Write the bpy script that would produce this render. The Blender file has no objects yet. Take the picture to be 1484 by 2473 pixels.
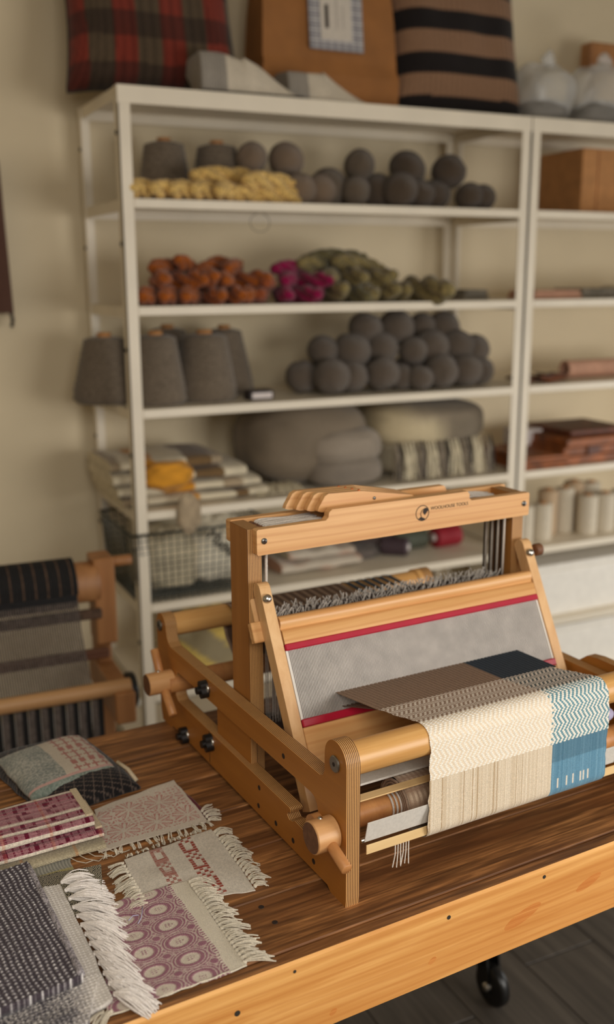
import bpy, math, random
import numpy as np
from mathutils import Vector, Matrix
from mathutils.geometry import tessellate_polygon

scene = bpy.context.scene
C = scene.collection
R = math.radians
rng = np.random.default_rng(7)
random.seed(7)

def lin(c):
    """sRGB 0-255 triple -> linear rgba"""
    out = []
    for v in c:
        v = v / 255.0
        out.append(v / 12.92 if v <= 0.04045 else ((v + 0.055) / 1.055) ** 2.4)
    return (out[0], out[1], out[2], 1.0)

# ---------------------------------------------------------------- camera
CAMH = 1.47
cam_data = bpy.data.cameras.new('camera')
cam = bpy.data.objects.new('camera', cam_data)
C.objects.link(cam)
PITCH, YAW, ROLL = R(13.33), R(25.71), R(-0.25)
fw = Vector((math.sin(YAW) * math.cos(PITCH), math.cos(YAW) * math.cos(PITCH), -math.sin(PITCH)))
rt = Vector((math.cos(YAW), -math.sin(YAW), 0))
up = rt.cross(fw)
rt2 = math.cos(ROLL) * rt + math.sin(ROLL) * up
up2 = -math.sin(ROLL) * rt + math.cos(ROLL) * up
cam.matrix_world = Matrix(((rt2.x, up2.x, -fw.x, 0), (rt2.y, up2.y, -fw.y, 0), (rt2.z, up2.z, -fw.z, CAMH), (0, 0, 0, 1)))
cam_data.sensor_fit = 'VERTICAL'
cam_data.sensor_height = 36.0
cam_data.sensor_width = 24.0
cam_data.lens = 35.0
cam_data.clip_start = 0.02
cam_data.dof.use_dof = True
cam_data.dof.focus_distance = 1.24
cam_data.dof.aperture_fstop = 2.8
scene.camera = cam

# ---------------------------------------------------------------- world, window light, added fill lamps, exposure
world = bpy.data.worlds.new('daylight')
scene.world = world
world.use_nodes = True
wb = world.node_tree.nodes['Background']
wb.inputs[0].default_value = (0.75, 0.86, 1.0, 1)
wb.inputs[1].default_value = 1.0

def area_light(name, loc, target, sx, sy, power, col, spread=180):
    ld = bpy.data.lights.new(name, 'AREA')
    ld.shape = 'RECTANGLE'; ld.size = sx; ld.size_y = sy; ld.energy = power; ld.color = col
    ld.spread = R(spread)
    o = bpy.data.objects.new(name, ld); C.objects.link(o)
    o.location = loc
    d = Vector(target) - Vector(loc)
    o.rotation_euler = d.to_track_quat('-Z', 'Y').to_euler()
    return o
area_light('window_daylight', (2.05, -0.62, 1.18), (1.45, 1.6, 0.25), 1.5, 1.0, 26, (1.0, 0.95, 0.88), 150)
area_light('added_fill_light', (0.0, -0.62, 1.95), (0.05, 1.3, 0.75), 1.0, 0.9, 18, (1.0, 0.94, 0.85), 160)  # added fill lamp, lifts the table textiles and the left wall

area_light('added_low_fill_light', (3.95, 1.35, 0.72), (1.9, 2.75, 0.35), 1.0, 1.2, 10, (1.0, 0.97, 0.92), 130)  # added low fill from the right, brightens the lower shelves

scene.view_settings.view_transform = 'Standard'
scene.view_settings.look = 'None'
scene.view_settings.exposure = 0.0
scene.view_settings.gamma = 1.0
scene.view_settings.use_curve_mapping = False

# ---------------------------------------------------------------- materials
MATS = {}
def new_mat(name):
    m = bpy.data.materials.new(name); m.use_nodes = True
    nt = m.node_tree
    b = nt.nodes['Principled BSDF']
    return m, nt, b

def coords(nt, scale, per_object=False):
    tc = nt.nodes.new('ShaderNodeTexCoord')
    mp = nt.nodes.new('ShaderNodeMapping')
    mp.inputs['Scale'].default_value = scale
    nt.links.new(tc.outputs['Object'], mp.inputs['Vector'])
    if per_object:
        oi = nt.nodes.new('ShaderNodeObjectInfo')
        ml = nt.nodes.new('ShaderNodeVectorMath'); ml.operation = 'SCALE'
        ml.inputs[0].default_value = (13.7, 31.1, 7.9)
        nt.links.new(oi.outputs['Random'], ml.inputs['Scale'])
        nt.links.new(ml.outputs[0], mp.inputs['Location'])
    return mp.outputs['Vector']

def ramp(nt, fac, stops):
    r = nt.nodes.new('ShaderNodeValToRGB')
    el = r.color_ramp.elements
    while len(el) < len(stops):
        el.new(0.5)
    for e, (p, c) in zip(el, stops):
        e.position = p; e.color = lin(c)
    nt.links.new(fac, r.inputs['Fac'])
    return r.outputs['Color']

def bump(nt, b, height, strength=0.2, dist=0.002):
    bp = nt.nodes.new('ShaderNodeBump')
    bp.inputs['Strength'].default_value = strength
    bp.inputs['Distance'].default_value = dist
    nt.links.new(height, bp.inputs['Height'])
    nt.links.new(bp.outputs['Normal'], b.inputs['Normal'])

def wood(name, c_lo, c_hi, axis='x', grain=60.0, rough=0.5, streak=0.35, per_object=False, blotch=None, rings=None):
    """grain stretched along an axis; c_lo / c_hi are sRGB triples"""
    m, nt, b = new_mat(name)
    s = [grain] * 3
    s['xyz'.index(axis)] = grain * 0.05
    v = coords(nt, s, per_object)
    n = nt.nodes.new('ShaderNodeTexNoise')
    n.inputs['Scale'].default_value = 1.0; n.inputs['Detail'].default_value = 8.0
    n.inputs['Roughness'].default_value = 0.62; n.inputs['Distortion'].default_value = streak
    nt.links.new(v, n.inputs['Vector'])
    mid = tuple((a + c) / 2 for a, c in zip(c_lo, c_hi))
    col = ramp(nt, n.outputs['Fac'], [(0.3, c_lo), (0.5, mid), (0.68, c_hi)])
    if blotch:
        v2 = coords(nt, [x * 0.22 for x in s], per_object)
        n2 = nt.nodes.new('ShaderNodeTexNoise')
        n2.inputs['Scale'].default_value = 1.0; n2.inputs['Detail'].default_value = 4.0
        nt.links.new(v2, n2.inputs['Vector'])
        mr = nt.nodes.new('ShaderNodeMapRange')
        mr.inputs[1].default_value = 0.42; mr.inputs[2].default_value = 0.7
        nt.links.new(n2.outputs['Fac'], mr.inputs[0])
        mx = nt.nodes.new('ShaderNodeMixRGB'); mx.inputs[2].default_value = lin(blotch)
        nt.links.new(mr.outputs[0], mx.inputs[0]); nt.links.new(col, mx.inputs[1])
        col = mx.outputs[0]
    if rings:
        rc_, rs_, amt = rings
        s3 = [rs_] * 3; s3['xyz'.index(axis)] = rs_ * 0.07
        wv = nt.nodes.new('ShaderNodeTexWave'); wv.wave_type = 'BANDS'; wv.bands_direction = 'Z' if axis != 'z' else 'X'
        wv.inputs['Scale'].default_value = 1.0; wv.inputs['Distortion'].default_value = 9.0
        wv.inputs['Detail'].default_value = 3.0; wv.inputs['Detail Scale'].default_value = 0.7
        nt.links.new(coords(nt, s3, per_object), wv.inputs['Vector'])
        mr3 = nt.nodes.new('ShaderNodeMapRange')
        mr3.inputs[1].default_value = 0.62; mr3.inputs[2].default_value = 1.0; mr3.inputs[4].default_value = amt
        nt.links.new(wv.outputs['Fac'], mr3.inputs[0])
        mx3 = nt.nodes.new('ShaderNodeMixRGB'); mx3.inputs[2].default_value = lin(rc_)
        nt.links.new(mr3.outputs[0], mx3.inputs[0]); nt.links.new(col, mx3.inputs[1])
        col = mx3.outputs[0]
    nt.links.new(col, b.inputs['Base Color'])
    b.inputs['Roughness'].default_value = rough
    bump(nt, b, n.outputs['Fac'], 0.25, 0.0006)
    MATS[name] = m
    return m

def plain(name, c, rough=0.6, metal=0.0, var=0.08, scale=40.0, bmp=0.0, trans=0.0, alpha=None):
    m, nt, b = new_mat(name)
    v = coords(nt, (scale,) * 3, True)
    n = nt.nodes.new('ShaderNodeTexNoise'); n.inputs['Detail'].default_value = 5.0
    n.inputs['Scale'].default_value = 1.0
    nt.links.new(v, n.inputs['Vector'])
    lo = tuple(x * (1 - var) for x in c); hi = tuple(min(255, x * (1 + var)) for x in c)
    nt.links.new(ramp(nt, n.outputs['Fac'], [(0.3, lo), (0.7, hi)]), b.inputs['Base Color'])
    b.inputs['Roughness'].default_value = rough
    b.inputs['Metallic'].default_value = metal
    if trans:
        b.inputs['Transmission Weight'].default_value = trans
    if alpha is not None:
        b.inputs['Alpha'].default_value = alpha
    if bmp:
        bump(nt, b, n.outputs['Fac'], bmp, 0.002)
    MATS[name] = m
    return m

def yarn(name, c, scale=260.0, var=0.3, ring=False):
    """fuzzy wool with fine strand relief"""
    m, nt, b = new_mat(name)
    v = coords(nt, (scale, scale, scale * 2.2) if ring else (scale,) * 3, True)
    n = nt.nodes.new('ShaderNodeTexNoise'); n.inputs['Detail'].default_value = 4.0
    n.inputs['Scale'].default_value = 0.6
    nt.links.new(v, n.inputs['Vector'])
    h = n.outputs['Fac']
    lo = tuple(x * (1 - var) for x in c); hi = tuple(min(255, x * (1 + var)) for x in c)
    nt.links.new(ramp(nt, h, [(0.28, lo), (0.72, hi)]), b.inputs['Base Color'])
    b.inputs['Roughness'].default_value = 1.0
    b.inputs['Specular IOR Level'].default_value = 0.1
    b.inputs['Sheen Weight'].default_value = 0.25
    bump(nt, b, h, 0.6, 0.004)
    MATS[name] = m
    return m

def woven(name, rough=0.92, scale=900.0, var=0.18, bmp=0.4):
    """colour from the mesh's own pattern attribute, with a thread-scale weave on top"""
    m, nt, b = new_mat(name)
    at = nt.nodes.new('ShaderNodeAttribute'); at.attribute_name = 'Col'
    v = coords(nt, (scale,) * 3)
    n = nt.nodes.new('ShaderNodeTexNoise'); n.inputs['Detail'].default_value = 3.0
    n.inputs['Scale'].default_value = 1.0
    nt.links.new(v, n.inputs['Vector'])
    mr = nt.nodes.new('ShaderNodeMapRange')
    mr.inputs[1].default_value = 0.3; mr.inputs[2].default_value = 0.7
    mr.inputs[3].default_value = 1 - var; mr.inputs[4].default_value = 1 + var
    nt.links.new(n.outputs['Fac'], mr.inputs[0])
    mu = nt.nodes.new('ShaderNodeVectorMath'); mu.operation = 'SCALE'
    nt.links.new(at.outputs['Color'], mu.inputs[0]); nt.links.new(mr.outputs[0], mu.inputs['Scale'])
    nt.links.new(mu.outputs[0], b.inputs['Base Color'])
    b.inputs['Roughness'].default_value = rough
    b.inputs['Specular IOR Level'].default_value = 0.15
    b.inputs['Sheen Weight'].default_value = 0.15
    bump(nt, b, n.outputs['Fac'], bmp, 0.0008)
    MATS[name] = m
    return m

def ply_edge(name, axis='x', period=0.00238, c_lo=(66, 36, 16), c_hi=(216, 162, 98)):
    """stacked veneers seen on the cut edge of plywood"""
    m, nt, b = new_mat(name)
    tc = nt.nodes.new('ShaderNodeTexCoord')
    sp = nt.nodes.new('ShaderNodeSeparateXYZ'); nt.links.new(tc.outputs['Object'], sp.inputs[0])
    mt = nt.nodes.new('ShaderNodeMath'); mt.operation = 'MULTIPLY'
    mt.inputs[1].default_value = 2 * math.pi / period
    nt.links.new(sp.outputs['xyz'.index(axis)], mt.inputs[0])
    sn = nt.nodes.new('ShaderNodeMath'); sn.operation = 'SINE'; nt.links.new(mt.outputs[0], sn.inputs[0])
    v = coords(nt, (40, 90, 14))
    n = nt.nodes.new('ShaderNodeTexNoise'); n.inputs['Scale'].default_value = 1.0; n.inputs['Detail'].default_value = 4.0
    nt.links.new(v, n.inputs['Vector'])
    ad = nt.nodes.new('ShaderNodeMath'); ad.operation = 'ADD'
    ns_ = nt.nodes.new('ShaderNodeMath'); ns_.operation = 'MULTIPLY'; ns_.inputs[1].default_value = 0.5
    nt.links.new(n.outputs['Fac'], ns_.inputs[0])
    nt.links.new(sn.outputs[0], ad.inputs[0]); nt.links.new(ns_.outputs[0], ad.inputs[1])
    mr = nt.nodes.new('ShaderNodeMapRange')
    mr.inputs[1].default_value = -0.45; mr.inputs[2].default_value = 1.0
    nt.links.new(ad.outputs[0], mr.inputs[0])
    nt.links.new(ramp(nt, mr.outputs[0], [(0.0, c_lo), (0.35, tuple((a * .35 + c * .65) for a, c in zip(c_lo, c_hi))), (1.0, c_hi)]), b.inputs['Base Color'])
    b.inputs['Roughness'].default_value = 0.55
    MATS[name] = m
    return m

# ---------------------------------------------------------------- mesh helpers
class MB:
    """collects shapes, then links them as ONE mesh object"""
    def __init__(self):
        self.v = []; self.f = []; self.mi = []
    def add(self, verts, faces, mi=0):
        o = len(self.v)
        self.v += [tuple(p) for p in verts]
        for i, f in enumerate(faces):
            self.f.append(tuple(o + k for k in f))
            self.mi.append(mi if isinstance(mi, int) else mi[i])
        return self
    def box(self, a, b, ch=0.0, mi=0):
        """axis-aligned box from corner a to b with chamfered edges"""
        (x0, y0, z0), (x1, y1, z1) = a, b
        x0, x1 = min(x0, x1), max(x0, x1); y0, y1 = min(y0, y1), max(y0, y1); z0, z1 = min(z0, z1), max(z0, z1)
        if ch <= 0:
            vs = [(x, y, z) for z in (z0, z1) for y in (y0, y1) for x in (x0, x1)]
            fs = [(0, 2, 3, 1), (4, 5, 7, 6), (0, 1, 5, 4), (2, 6, 7, 3), (0, 4, 6, 2), (1, 3, 7, 5)]
            return self.add(vs, fs, mi)
        c = min(ch, (x1 - x0) * .45, (y1 - y0) * .45, (z1 - z0) * .45)
        vs = []
        idx = {}
        for i, x in enumerate((x0, x1)):
            for j, y in enumerate((y0, y1)):
                for k, z in enumerate((z0, z1)):
                    sx = c if i == 0 else -c; sy = c if j == 0 else -c; sz = c if k == 0 else -c
                    idx[(i, j, k, 'x')] = len(vs); vs.append((x, y + sy, z + sz))
                    idx[(i, j, k, 'y')] = len(vs); vs.append((x + sx, y, z + sz))
                    idx[(i, j, k, 'z')] = len(vs); vs.append((x + sx, y + sy, z))
        g = lambda i, j, k, a_: idx[(i, j, k, a_)]
        fs = []
        for i in (0, 1):
            q = [g(i, 0, 0, 'x'), g(i, 1, 0, 'x'), g(i, 1, 1, 'x'), g(i, 0, 1, 'x')]; fs.append(tuple(q if i else q[::-1]))
            q = [g(0, i, 0, 'y'), g(1, i, 0, 'y'), g(1, i, 1, 'y'), g(0, i, 1, 'y')]; fs.append(tuple(q[::-1] if i else q))
            q = [g(0, 0, i, 'z'), g(1, 0, i, 'z'), g(1, 1, i, 'z'), g(0, 1, i, 'z')]; fs.append(tuple(q if i else q[::-1]))
        for i in (0, 1):
            for j in (0, 1):
                q = [g(i, j, 0, 'x'), g(i, j, 1, 'x'), g(i, j, 1, 'y'), g(i, j, 0, 'y')]; fs.append(tuple(q if i == j else q[::-1]))
                q = [g(i, 0, j, 'x'), g(i, 1, j, 'x'), g(i, 1, j, 'z'), g(i, 0, j, 'z')]; fs.append(tuple(q[::-1] if i == j else q))
                q = [g(0, i, j, 'y'), g(1, i, j, 'y'), g(1, i, j, 'z'), g(0, i, j, 'z')]; fs.append(tuple(q if i == j else q[::-1]))
                for k in (0, 1):
                    q = [g(i, j, k, 'x'), g(i, j, k, 'y'), g(i, j, k, 'z')]
                    fs.append(tuple(q if (i + j + k) % 2 else q[::-1]))
        return self.add(vs, fs, mi)
    def obox(self, o, ax, ay, az, a, b, ch=0.0, mi=0):
        """box in the frame (o; ax, ay, az)"""
        t = MB(); t.box(a, b, ch)
        o = Vector(o); ax = Vector(ax); ay = Vector(ay); az = Vector(az)
        return self.add([o + ax * p[0] + ay * p[1] + az * p[2] for p in t.v], t.f, mi)
    def tube(self, pts, r, n=6, caps=True, mi=0, closed=False):
        pts = [Vector(p) for p in pts]
        m = len(pts)
        rs = r if hasattr(r, '__len__') else [r] * m
        u = None; vs = []; fs = []
        for i, p in enumerate(pts):
            if closed:
                d = pts[(i + 1) % m] - pts[i - 1]
            else:
                d = pts[min(i + 1, m - 1)] - pts[max(i - 1, 0)]
            if d.length < 1e-9: d = Vector((0, 0, 1))
            d.normalize()
            if u is None:
                u = d.orthogonal()
            u = u - d * u.dot(d)
            if u.length < 1e-6: u = d.orthogonal()
            u.normalize(); w = d.cross(u)
            for k in range(n):
                a = 2 * math.pi * k / n
                vs.append(p + (u * math.cos(a) + w * math.sin(a)) * rs[i])
        for i in range(m if closed else m - 1):
            for k in range(n):
                a = i * n + k; b2 = i * n + (k + 1) % n; j = ((i + 1) % m) * n
                fs.append((a, b2, j + (k + 1) % n, j + k))
        if caps and not closed:
            fs.append(tuple(range(n - 1, -1, -1))); fs.append(tuple((m - 1) * n + k for k in range(n)))
        return self.add(vs, fs, mi)
    def cyl(self, p0, p1, r, n=24, mi=0, ch=0.0):
        p0 = Vector(p0); p1 = Vector(p1); d = (p1 - p0).normalized()
        if ch:
            return self.tube([p0, p0 + d * ch, p1 - d * ch, p1], [r - ch, r, r, r - ch], n, mi=mi)
        return self.tube([p0, p1], r, n, mi=mi)
    def sphere(self, c, r, nu=16, nv=10, mi=0):
        r = r if hasattr(r, '__len__') else (r, r, r)
        vs = [(c[0], c[1], c[2] - r[2])]
        for j in range(1, nv):
            t = math.pi * j / nv
            for i in range(nu):
                a = 2 * math.pi * i / nu
                vs.append((c[0] + r[0] * math.sin(t) * math.cos(a), c[1] + r[1] * math.sin(t) * math.sin(a), c[2] - r[2] * math.cos(t)))
        vs.append((c[0], c[1], c[2] + r[2]))
        fs = [(0, 1 + (i + 1) % nu, 1 + i) for i in range(nu)]
        for j in range(nv - 2):
            for i in range(nu):
                a = 1 + j * nu
                fs.append((a + i, a + (i + 1) % nu, a + nu + (i + 1) % nu, a + nu + i))
        top = len(vs) - 1; a = 1 + (nv - 2) * nu
        fs += [(a + i, a + (i + 1) % nu, top) for i in range(nu)]
        return self.add(vs, fs, mi)
    def prism(self, loops, x0, x1, place=None, mi_cap=0, mi_edge=0, smooth_close=True):
        """2-d outline (first loop) with holes (others), extruded from x0 to x1; place(a,b,x) -> point"""
        if place is None:
            place = lambda a, b, x: (x, a, b)
        tris = tessellate_polygon([[Vector((p[0], p[1], 0)) for p in lp] for lp in loops])
        flat = [p for lp in loops for p in lp]
        n = len(flat)
        vs = [place(a, b, x0) for a, b in flat] + [place(a, b, x1) for a, b in flat]
        fs = []; mis = []
        for t in tris:
            a, b2, c = [flat[k] for k in t]
            cr = (b2[0] - a[0]) * (c[1] - a[1]) - (b2[1] - a[1]) * (c[0] - a[0])
            t = t if cr > 0 else t[::-1]
            fs.append(tuple(n + k for k in t)); mis.append(mi_cap)
            fs.append(tuple(t[::-1])); mis.append(mi_cap)
        o = 0
        for li, lp in enumerate(loops):
            m = len(lp)
            area = sum(lp[i][0] * lp[(i + 1) % m][1] - lp[(i + 1) % m][0] * lp[i][1] for i in range(m))
            fwd = (area > 0) == (li == 0)
            for i in range(m):
                a = o + i; b2 = o + (i + 1) % m
                fs.append((a, b2, n + b2, n + a) if fwd else (b2, a, n + a, n + b2)); mis.append(mi_edge)
            o += m
        return self.add(vs, fs, mis)
    def build(self, name, mat, parent=None, smooth=False):
        me = bpy.data.meshes.new(name)
        me.from_pydata(self.v, [], self.f)
        mats = mat if isinstance(mat, (list, tuple)) else [mat]
        for m in mats:
            me.materials.append(MATS[m])
        if len(mats) > 1:
            me.polygons.foreach_set('material_index', self.mi)
        if smooth:
            me.polygons.foreach_set('use_smooth', [True] * len(me.polygons))
        me.update()
        o = bpy.data.objects.new(name, me); C.objects.link(o)
        if parent is not None:
            o.parent = parent
        return o

def soften(o, ang=35):
    """smooth shading except across sharp edges"""
    me = o.data
    me.polygons.foreach_set('use_smooth', [True] * len(me.polygons))
    try:
        me.set_sharp_from_angle(angle=R(ang))
    except Exception:
        pass
    return o

def arc(cx, cy, r, a0, a1, n=8):
    return [(cx + r * math.cos(R(a0 + (a1 - a0) * i / n)), cy + r * math.sin(R(a0 + (a1 - a0) * i / n))) for i in range(n + 1)]

def tag(o, label, cat, group=None, kind=None):
    o['label'] = label; o['category'] = cat
    if group: o['group'] = group
    if kind: o['kind'] = kind
    return o

def struct(o):
    o['kind'] = 'structure'
    return o

def empty(name, loc=(0, 0, 0), rz=0.0, rx=0.0, ry=0.0):
    o = bpy.data.objects.new(name, None); C.objects.link(o)
    o.empty_display_size = 0.05
    o.location = loc; o.rotation_euler = (rx, ry, rz)
    return o

def copy_tree(o, parent=None):
    c = o.copy(); C.objects.link(c)
    c.parent = parent
    for ch in list(o.children):
        copy_tree(ch, c)
    return c

def srgb2lin(a):
    a = np.asarray(a, float) / 255.0
    return np.where(a <= 0.04045, a / 12.92, ((a + 0.055) / 1.055) ** 2.4)

def sheet(name, P, col, mat, parent=None, thick=None, smooth=True):
    """grid of points P[ny,nx,3] with sRGB colours col[ny,nx,3]; thick = offset vector to a real underside"""
    ny, nx = P.shape[:2]
    idx = np.arange(ny * nx).reshape(ny, nx)
    q = np.stack([idx[:-1, :-1], idx[:-1, 1:], idx[1:, 1:], idx[1:, :-1]], -1).reshape(-1, 4)
    V = P.reshape(-1, 3); col = np.broadcast_to(col, P.shape)
    K = srgb2lin(col.reshape(-1, 3))
    F = [q]
    if thick is not None:
        # coarse underside sharing only the border ring
        ring = np.concatenate([idx[0, :], idx[1:, -1], idx[-1, -2::-1], idx[-2:0:-1, 0]])
        B = V[ring] + np.asarray(thick, float)
        n0 = len(V); m = len(ring)
        tn = np.asarray(thick, float) / np.linalg.norm(thick); cen = B.mean(0); cen = cen + tn * ((B @ tn).max() - cen @ tn)
        V = np.concatenate([V, B, cen[None]]); K = np.concatenate([K, K[ring], K[ring].mean(0)[None]])
        i = np.arange(m); j = (i + 1) % m
        F.append(np.stack([ring[j], ring[i], n0 + i, n0 + j], -1))
        t = np.stack([n0 + j, n0 + i, np.full(m, n0 + m)], -1)
    me = bpy.data.meshes.new(name)
    quads = np.concatenate(F)
    nq = len(quads); nt_ = 0
    loops = quads.reshape(-1); starts = np.arange(nq) * 4; totals = np.full(nq, 4)
    if thick is not None:
        nt_ = len(t)
        starts = np.concatenate([starts, nq * 4 + np.arange(nt_) * 3]); totals = np.concatenate([totals, np.full(nt_, 3)])
        loops = np.concatenate([loops, t.reshape(-1)])
    me.vertices.add(len(V)); me.vertices.foreach_set('co', V.reshape(-1).astype(np.float32))
    me.loops.add(len(loops)); me.loops.foreach_set('vertex_index', loops.astype(np.int32))
    me.polygons.add(nq + nt_); me.polygons.foreach_set('loop_start', starts.astype(np.int32))
    me.polygons.foreach_set('loop_total', totals.astype(np.int32))
    me.update(calc_edges=True); me.validate()
    at = me.color_attributes.new('Col', 'FLOAT_COLOR', 'POINT')
    rgba = np.ones((len(V), 4), np.float32); rgba[:, :3] = K
    at.data.foreach_set('color', rgba.reshape(-1))
    me.materials.append(MATS[mat])
    if smooth:
        me.polygons.foreach_set('use_smooth', [True] * len(me.polygons))
    o = bpy.data.objects.new(name, me); C.objects.link(o)
    if parent is not None: o.parent = parent
    return o

def vnoise(shape, cells, seed=0):
    """smooth value noise on a grid, -1..1"""
    g = np.random.default_rng(seed).uniform(-1, 1, (cells[0] + 2, cells[1] + 2))
    y = np.linspace(0, cells[0], shape[0]); x = np.linspace(0, cells[1], shape[1])
    yi = y.astype(int); xi = x.astype(int); fy = (y - yi)[:, None]; fx = (x - xi)[None]
    fy = fy * fy * (3 - 2 * fy); fx = fx * fx * (3 - 2 * fx)
    a = g[np.ix_(yi, xi)]; b = g[np.ix_(yi, xi + 1)]; c = g[np.ix_(yi + 1, xi)]; d = g[np.ix_(yi + 1, xi + 1)]
    return (a * (1 - fx) + b * fx) * (1 - fy) + (c * (1 - fx) + d * fx) * fy

def mixc(a, b, t):
    t = np.asarray(t)[..., None]
    return np.asarray(a, float) * (1 - t) + np.asarray(b, float) * t

# ---- material library
plain('wall_paint', (224, 208, 176), 0.85, var=0.02, scale=3)
plain('ceiling_paint', (215, 207, 190), 0.9, var=0.02, scale=3)
plain('trim_paint', (225, 220, 208), 0.6, var=0.02)
plain('white_metal', (228, 216, 194), 0.45, var=0.02, scale=8)
plain('screw_dark', (70, 66, 60), 0.5, 0.6)
wood('floor_laminate', (58, 52, 46), (86, 78, 69), 'y', 55, 0.55, 0.5, True)
wood('bench_top', (74, 42, 19), (206, 144, 86), 'x', 120, 0.5, 1.0, True, blotch=(114, 71, 37), rings=((66, 38, 18), 60, 0.55))
wood('bench_pine', (200, 130, 60), (238, 180, 106), 'x', 50, 0.45, 0.6, False, blotch=(206, 138, 68), rings=((190, 114, 48), 26, 0.3))
wood('maple', (208, 152, 92), (230, 180, 122), 'x', 42, 0.4, 0.6, rings=((196, 134, 76), 24, 0.45))
wood('maple_arm', (206, 156, 102), (228, 186, 134), 'z', 42, 0.4, 0.6)
wood('beech', (200, 146, 82), (224, 174, 108), 'x', 90, 0.35, 0.2)
wood('veneer', (158, 98, 36), (182, 120, 50), 'y', 30, 0.45, 0.5)
wood('veneer_upright', (156, 100, 44), (180, 122, 60), 'z', 30, 0.45, 0.5)
wood('dowel_wood', (176, 116, 66), (200, 142, 86), 'y', 60, 0.45, 0.4)
wood('hub_wood', (196, 142, 90), (220, 170, 116), 'x', 60, 0.4, 0.4)
wood('dark_endgrain', (92, 56, 32), (118, 76, 46), 'x', 120, 0.6, 0.4)
wood('stick_wood', (214, 176, 120), (236, 204, 150), 'x', 50, 0.5, 0.3)
wood('far_loom_wood', (150, 100, 58), (182, 128, 78), 'z', 30, 0.5, 0.5)
ply_edge('ply_edge')
plain('steel', (196, 192, 184), 0.28, 1.0, 0.03)
plain('zinc', (150, 150, 146), 0.38, 1.0, 0.05)
plain('black_plastic', (20, 19, 18), 0.35, var=0.05)
plain('hole_dark', (38, 24, 14), 0.8)
plain('red_lacquer', (172, 26, 50), 0.28, var=0.03)
plain('reed_steel', (196, 188, 180), 0.4, 0.35, 0.05)
plain('reed_end', (230, 224, 214), 0.5, var=0.02)
plain('card_grey', (206, 200, 190), 0.8, var=0.03, scale=300)
plain('cord_white', (206, 196, 184), 0.95, var=0.12, scale=900, bmp=0.4)
plain('cord_dark', (62, 48, 42), 0.9, var=0.15, scale=700)
plain('heddle_cord', (196, 188, 178), 0.9, var=0.1, scale=300)
plain('copper', (210, 110, 60), 0.35, 0.8, 0.05)
plain('ink', (36, 24, 16), 0.7, var=0.05)
plain('fringe_cream', (208, 198, 178), 0.95, var=0.1, scale=600, bmp=0.3)
plain('fringe_white', (236, 228, 220), 0.95, var=0.06, scale=600, bmp=0.3)
plain('fringe_beige', (196, 178, 148), 0.95, var=0.1, scale=600)
plain('thread_lilac', (176, 168, 196), 0.8, var=0.05)
woven('weave')
woven('weave_soft', scale=420, var=0.25, bmp=0.5)
woven('weave_far', scale=220, var=0.12, bmp=0.5)
# ================================================================ the room
T = 0.019
def wall_box(name, a, b, mat='wall_paint'):
    return struct(MB().box(a, b).build(name, mat))
X0, X1, Y0, Y1, ZC = -1.6, 4.1, -0.75, 3.07, 2.75
floor = wall_box('floor', (X0, Y0, -0.06), (X1, Y1, -0.012), 'floor_laminate')
pw = 0.19
for row in range(2):
    me = None
    for i in range(int((X1 - X0) / pw)):
        off = (i * 0.61) % 1.3
        ya = Y0 + row * 2.3 - off; yb = ya + 2.296
        ya = max(ya, Y0); yb = min(yb, Y1)
        if row == 1: yb = Y1
        if yb - ya < 0.05: continue
        x = X0 + i * pw
        MB().box((x, ya, -0.012), (x + pw - 0.002, yb, 0.0), 0.001).build('plank', 'floor_laminate', floor)
wall_box('wall_back', (X0, Y1, 0), (X1, Y1 + 0.1, ZC))
wall_box('wall_left', (X0 - 0.1, Y0, 0), (X0, Y1, ZC))
wr = MB(); DY0, DY1, DZ1 = 0.80, 1.90, 2.05
wr.box((X1, Y0, 0), (X1 + 0.1, DY0, ZC)); wr.box((X1, DY1, 0), (X1 + 0.1, Y1, ZC)); wr.box((X1, DY0, DZ1), (X1 + 0.1, DY1, ZC))
struct(wr.build('wall_right', 'wall_paint'))
dr = struct(empty('added_door_1', (X1 + 0.05, DY0, 0)))  # unseen door, added to go with the low fill lamp
f = MB()
for a, b in (((0, 0), (1.1, 0.12)), ((0, 1.93), (1.1, 2.05)), ((0, 0.12), (0.1, 1.93)), ((1.0, 0.12), (1.1, 1.93)), ((0.1, 1.0), (1.0, 1.05))):
    f.box((-0.03, a[0], a[1]), (0.03, b[0], b[1]), 0.004)
f.build('added_door_frame', 'trim_paint', dr)
wall_box('ceiling', (X0, Y0, ZC), (X1, Y1, ZC + 0.1), 'ceiling_paint')
# wall behind the camera: first opening added for the fill, second the main window
wins = ((-0.55, 0.55, 1.45, 2.45), (1.25, 2.85, 0.60, 1.74))
wl = MB(); xp = X0
for (wa, wb2, za, zb) in wins:
    wl.box((xp, Y0 - 0.1, 0), (wa, Y0, ZC)); wl.box((wa, Y0 - 0.1, 0), (wb2, Y0, za)); wl.box((wa, Y0 - 0.1, zb), (wb2, Y0, ZC)); xp = wb2
wl.box((xp, Y0 - 0.1, 0), (X1, Y0, ZC))
struct(wl.build('wall_front', 'wall_paint'))
for wi, (wa, wb2, za, zb) in enumerate(wins):  # the first frame belongs to the added fill opening
    win = struct(empty('window_%d' % (wi + 1), (wa, Y0 - 0.05, za)))
    w_, h_ = wb2 - wa, zb - za
    f = MB()
    for a, b in (((0, 0), (w_, 0.05)), ((0, h_ - 0.05), (w_, h_)), ((0, 0.05), (0.05, h_ - 0.05)), ((w_ - 0.05, 0.05), (w_, h_ - 0.05)), ((w_ / 2 - 0.025, 0.05), (w_ / 2 + 0.025, h_ - 0.05))):
        f.box((a[0], -0.03, a[1]), (b[0], 0.03, b[1]), 0.004)
    f.build('window_frame', 'trim_paint', win)
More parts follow.
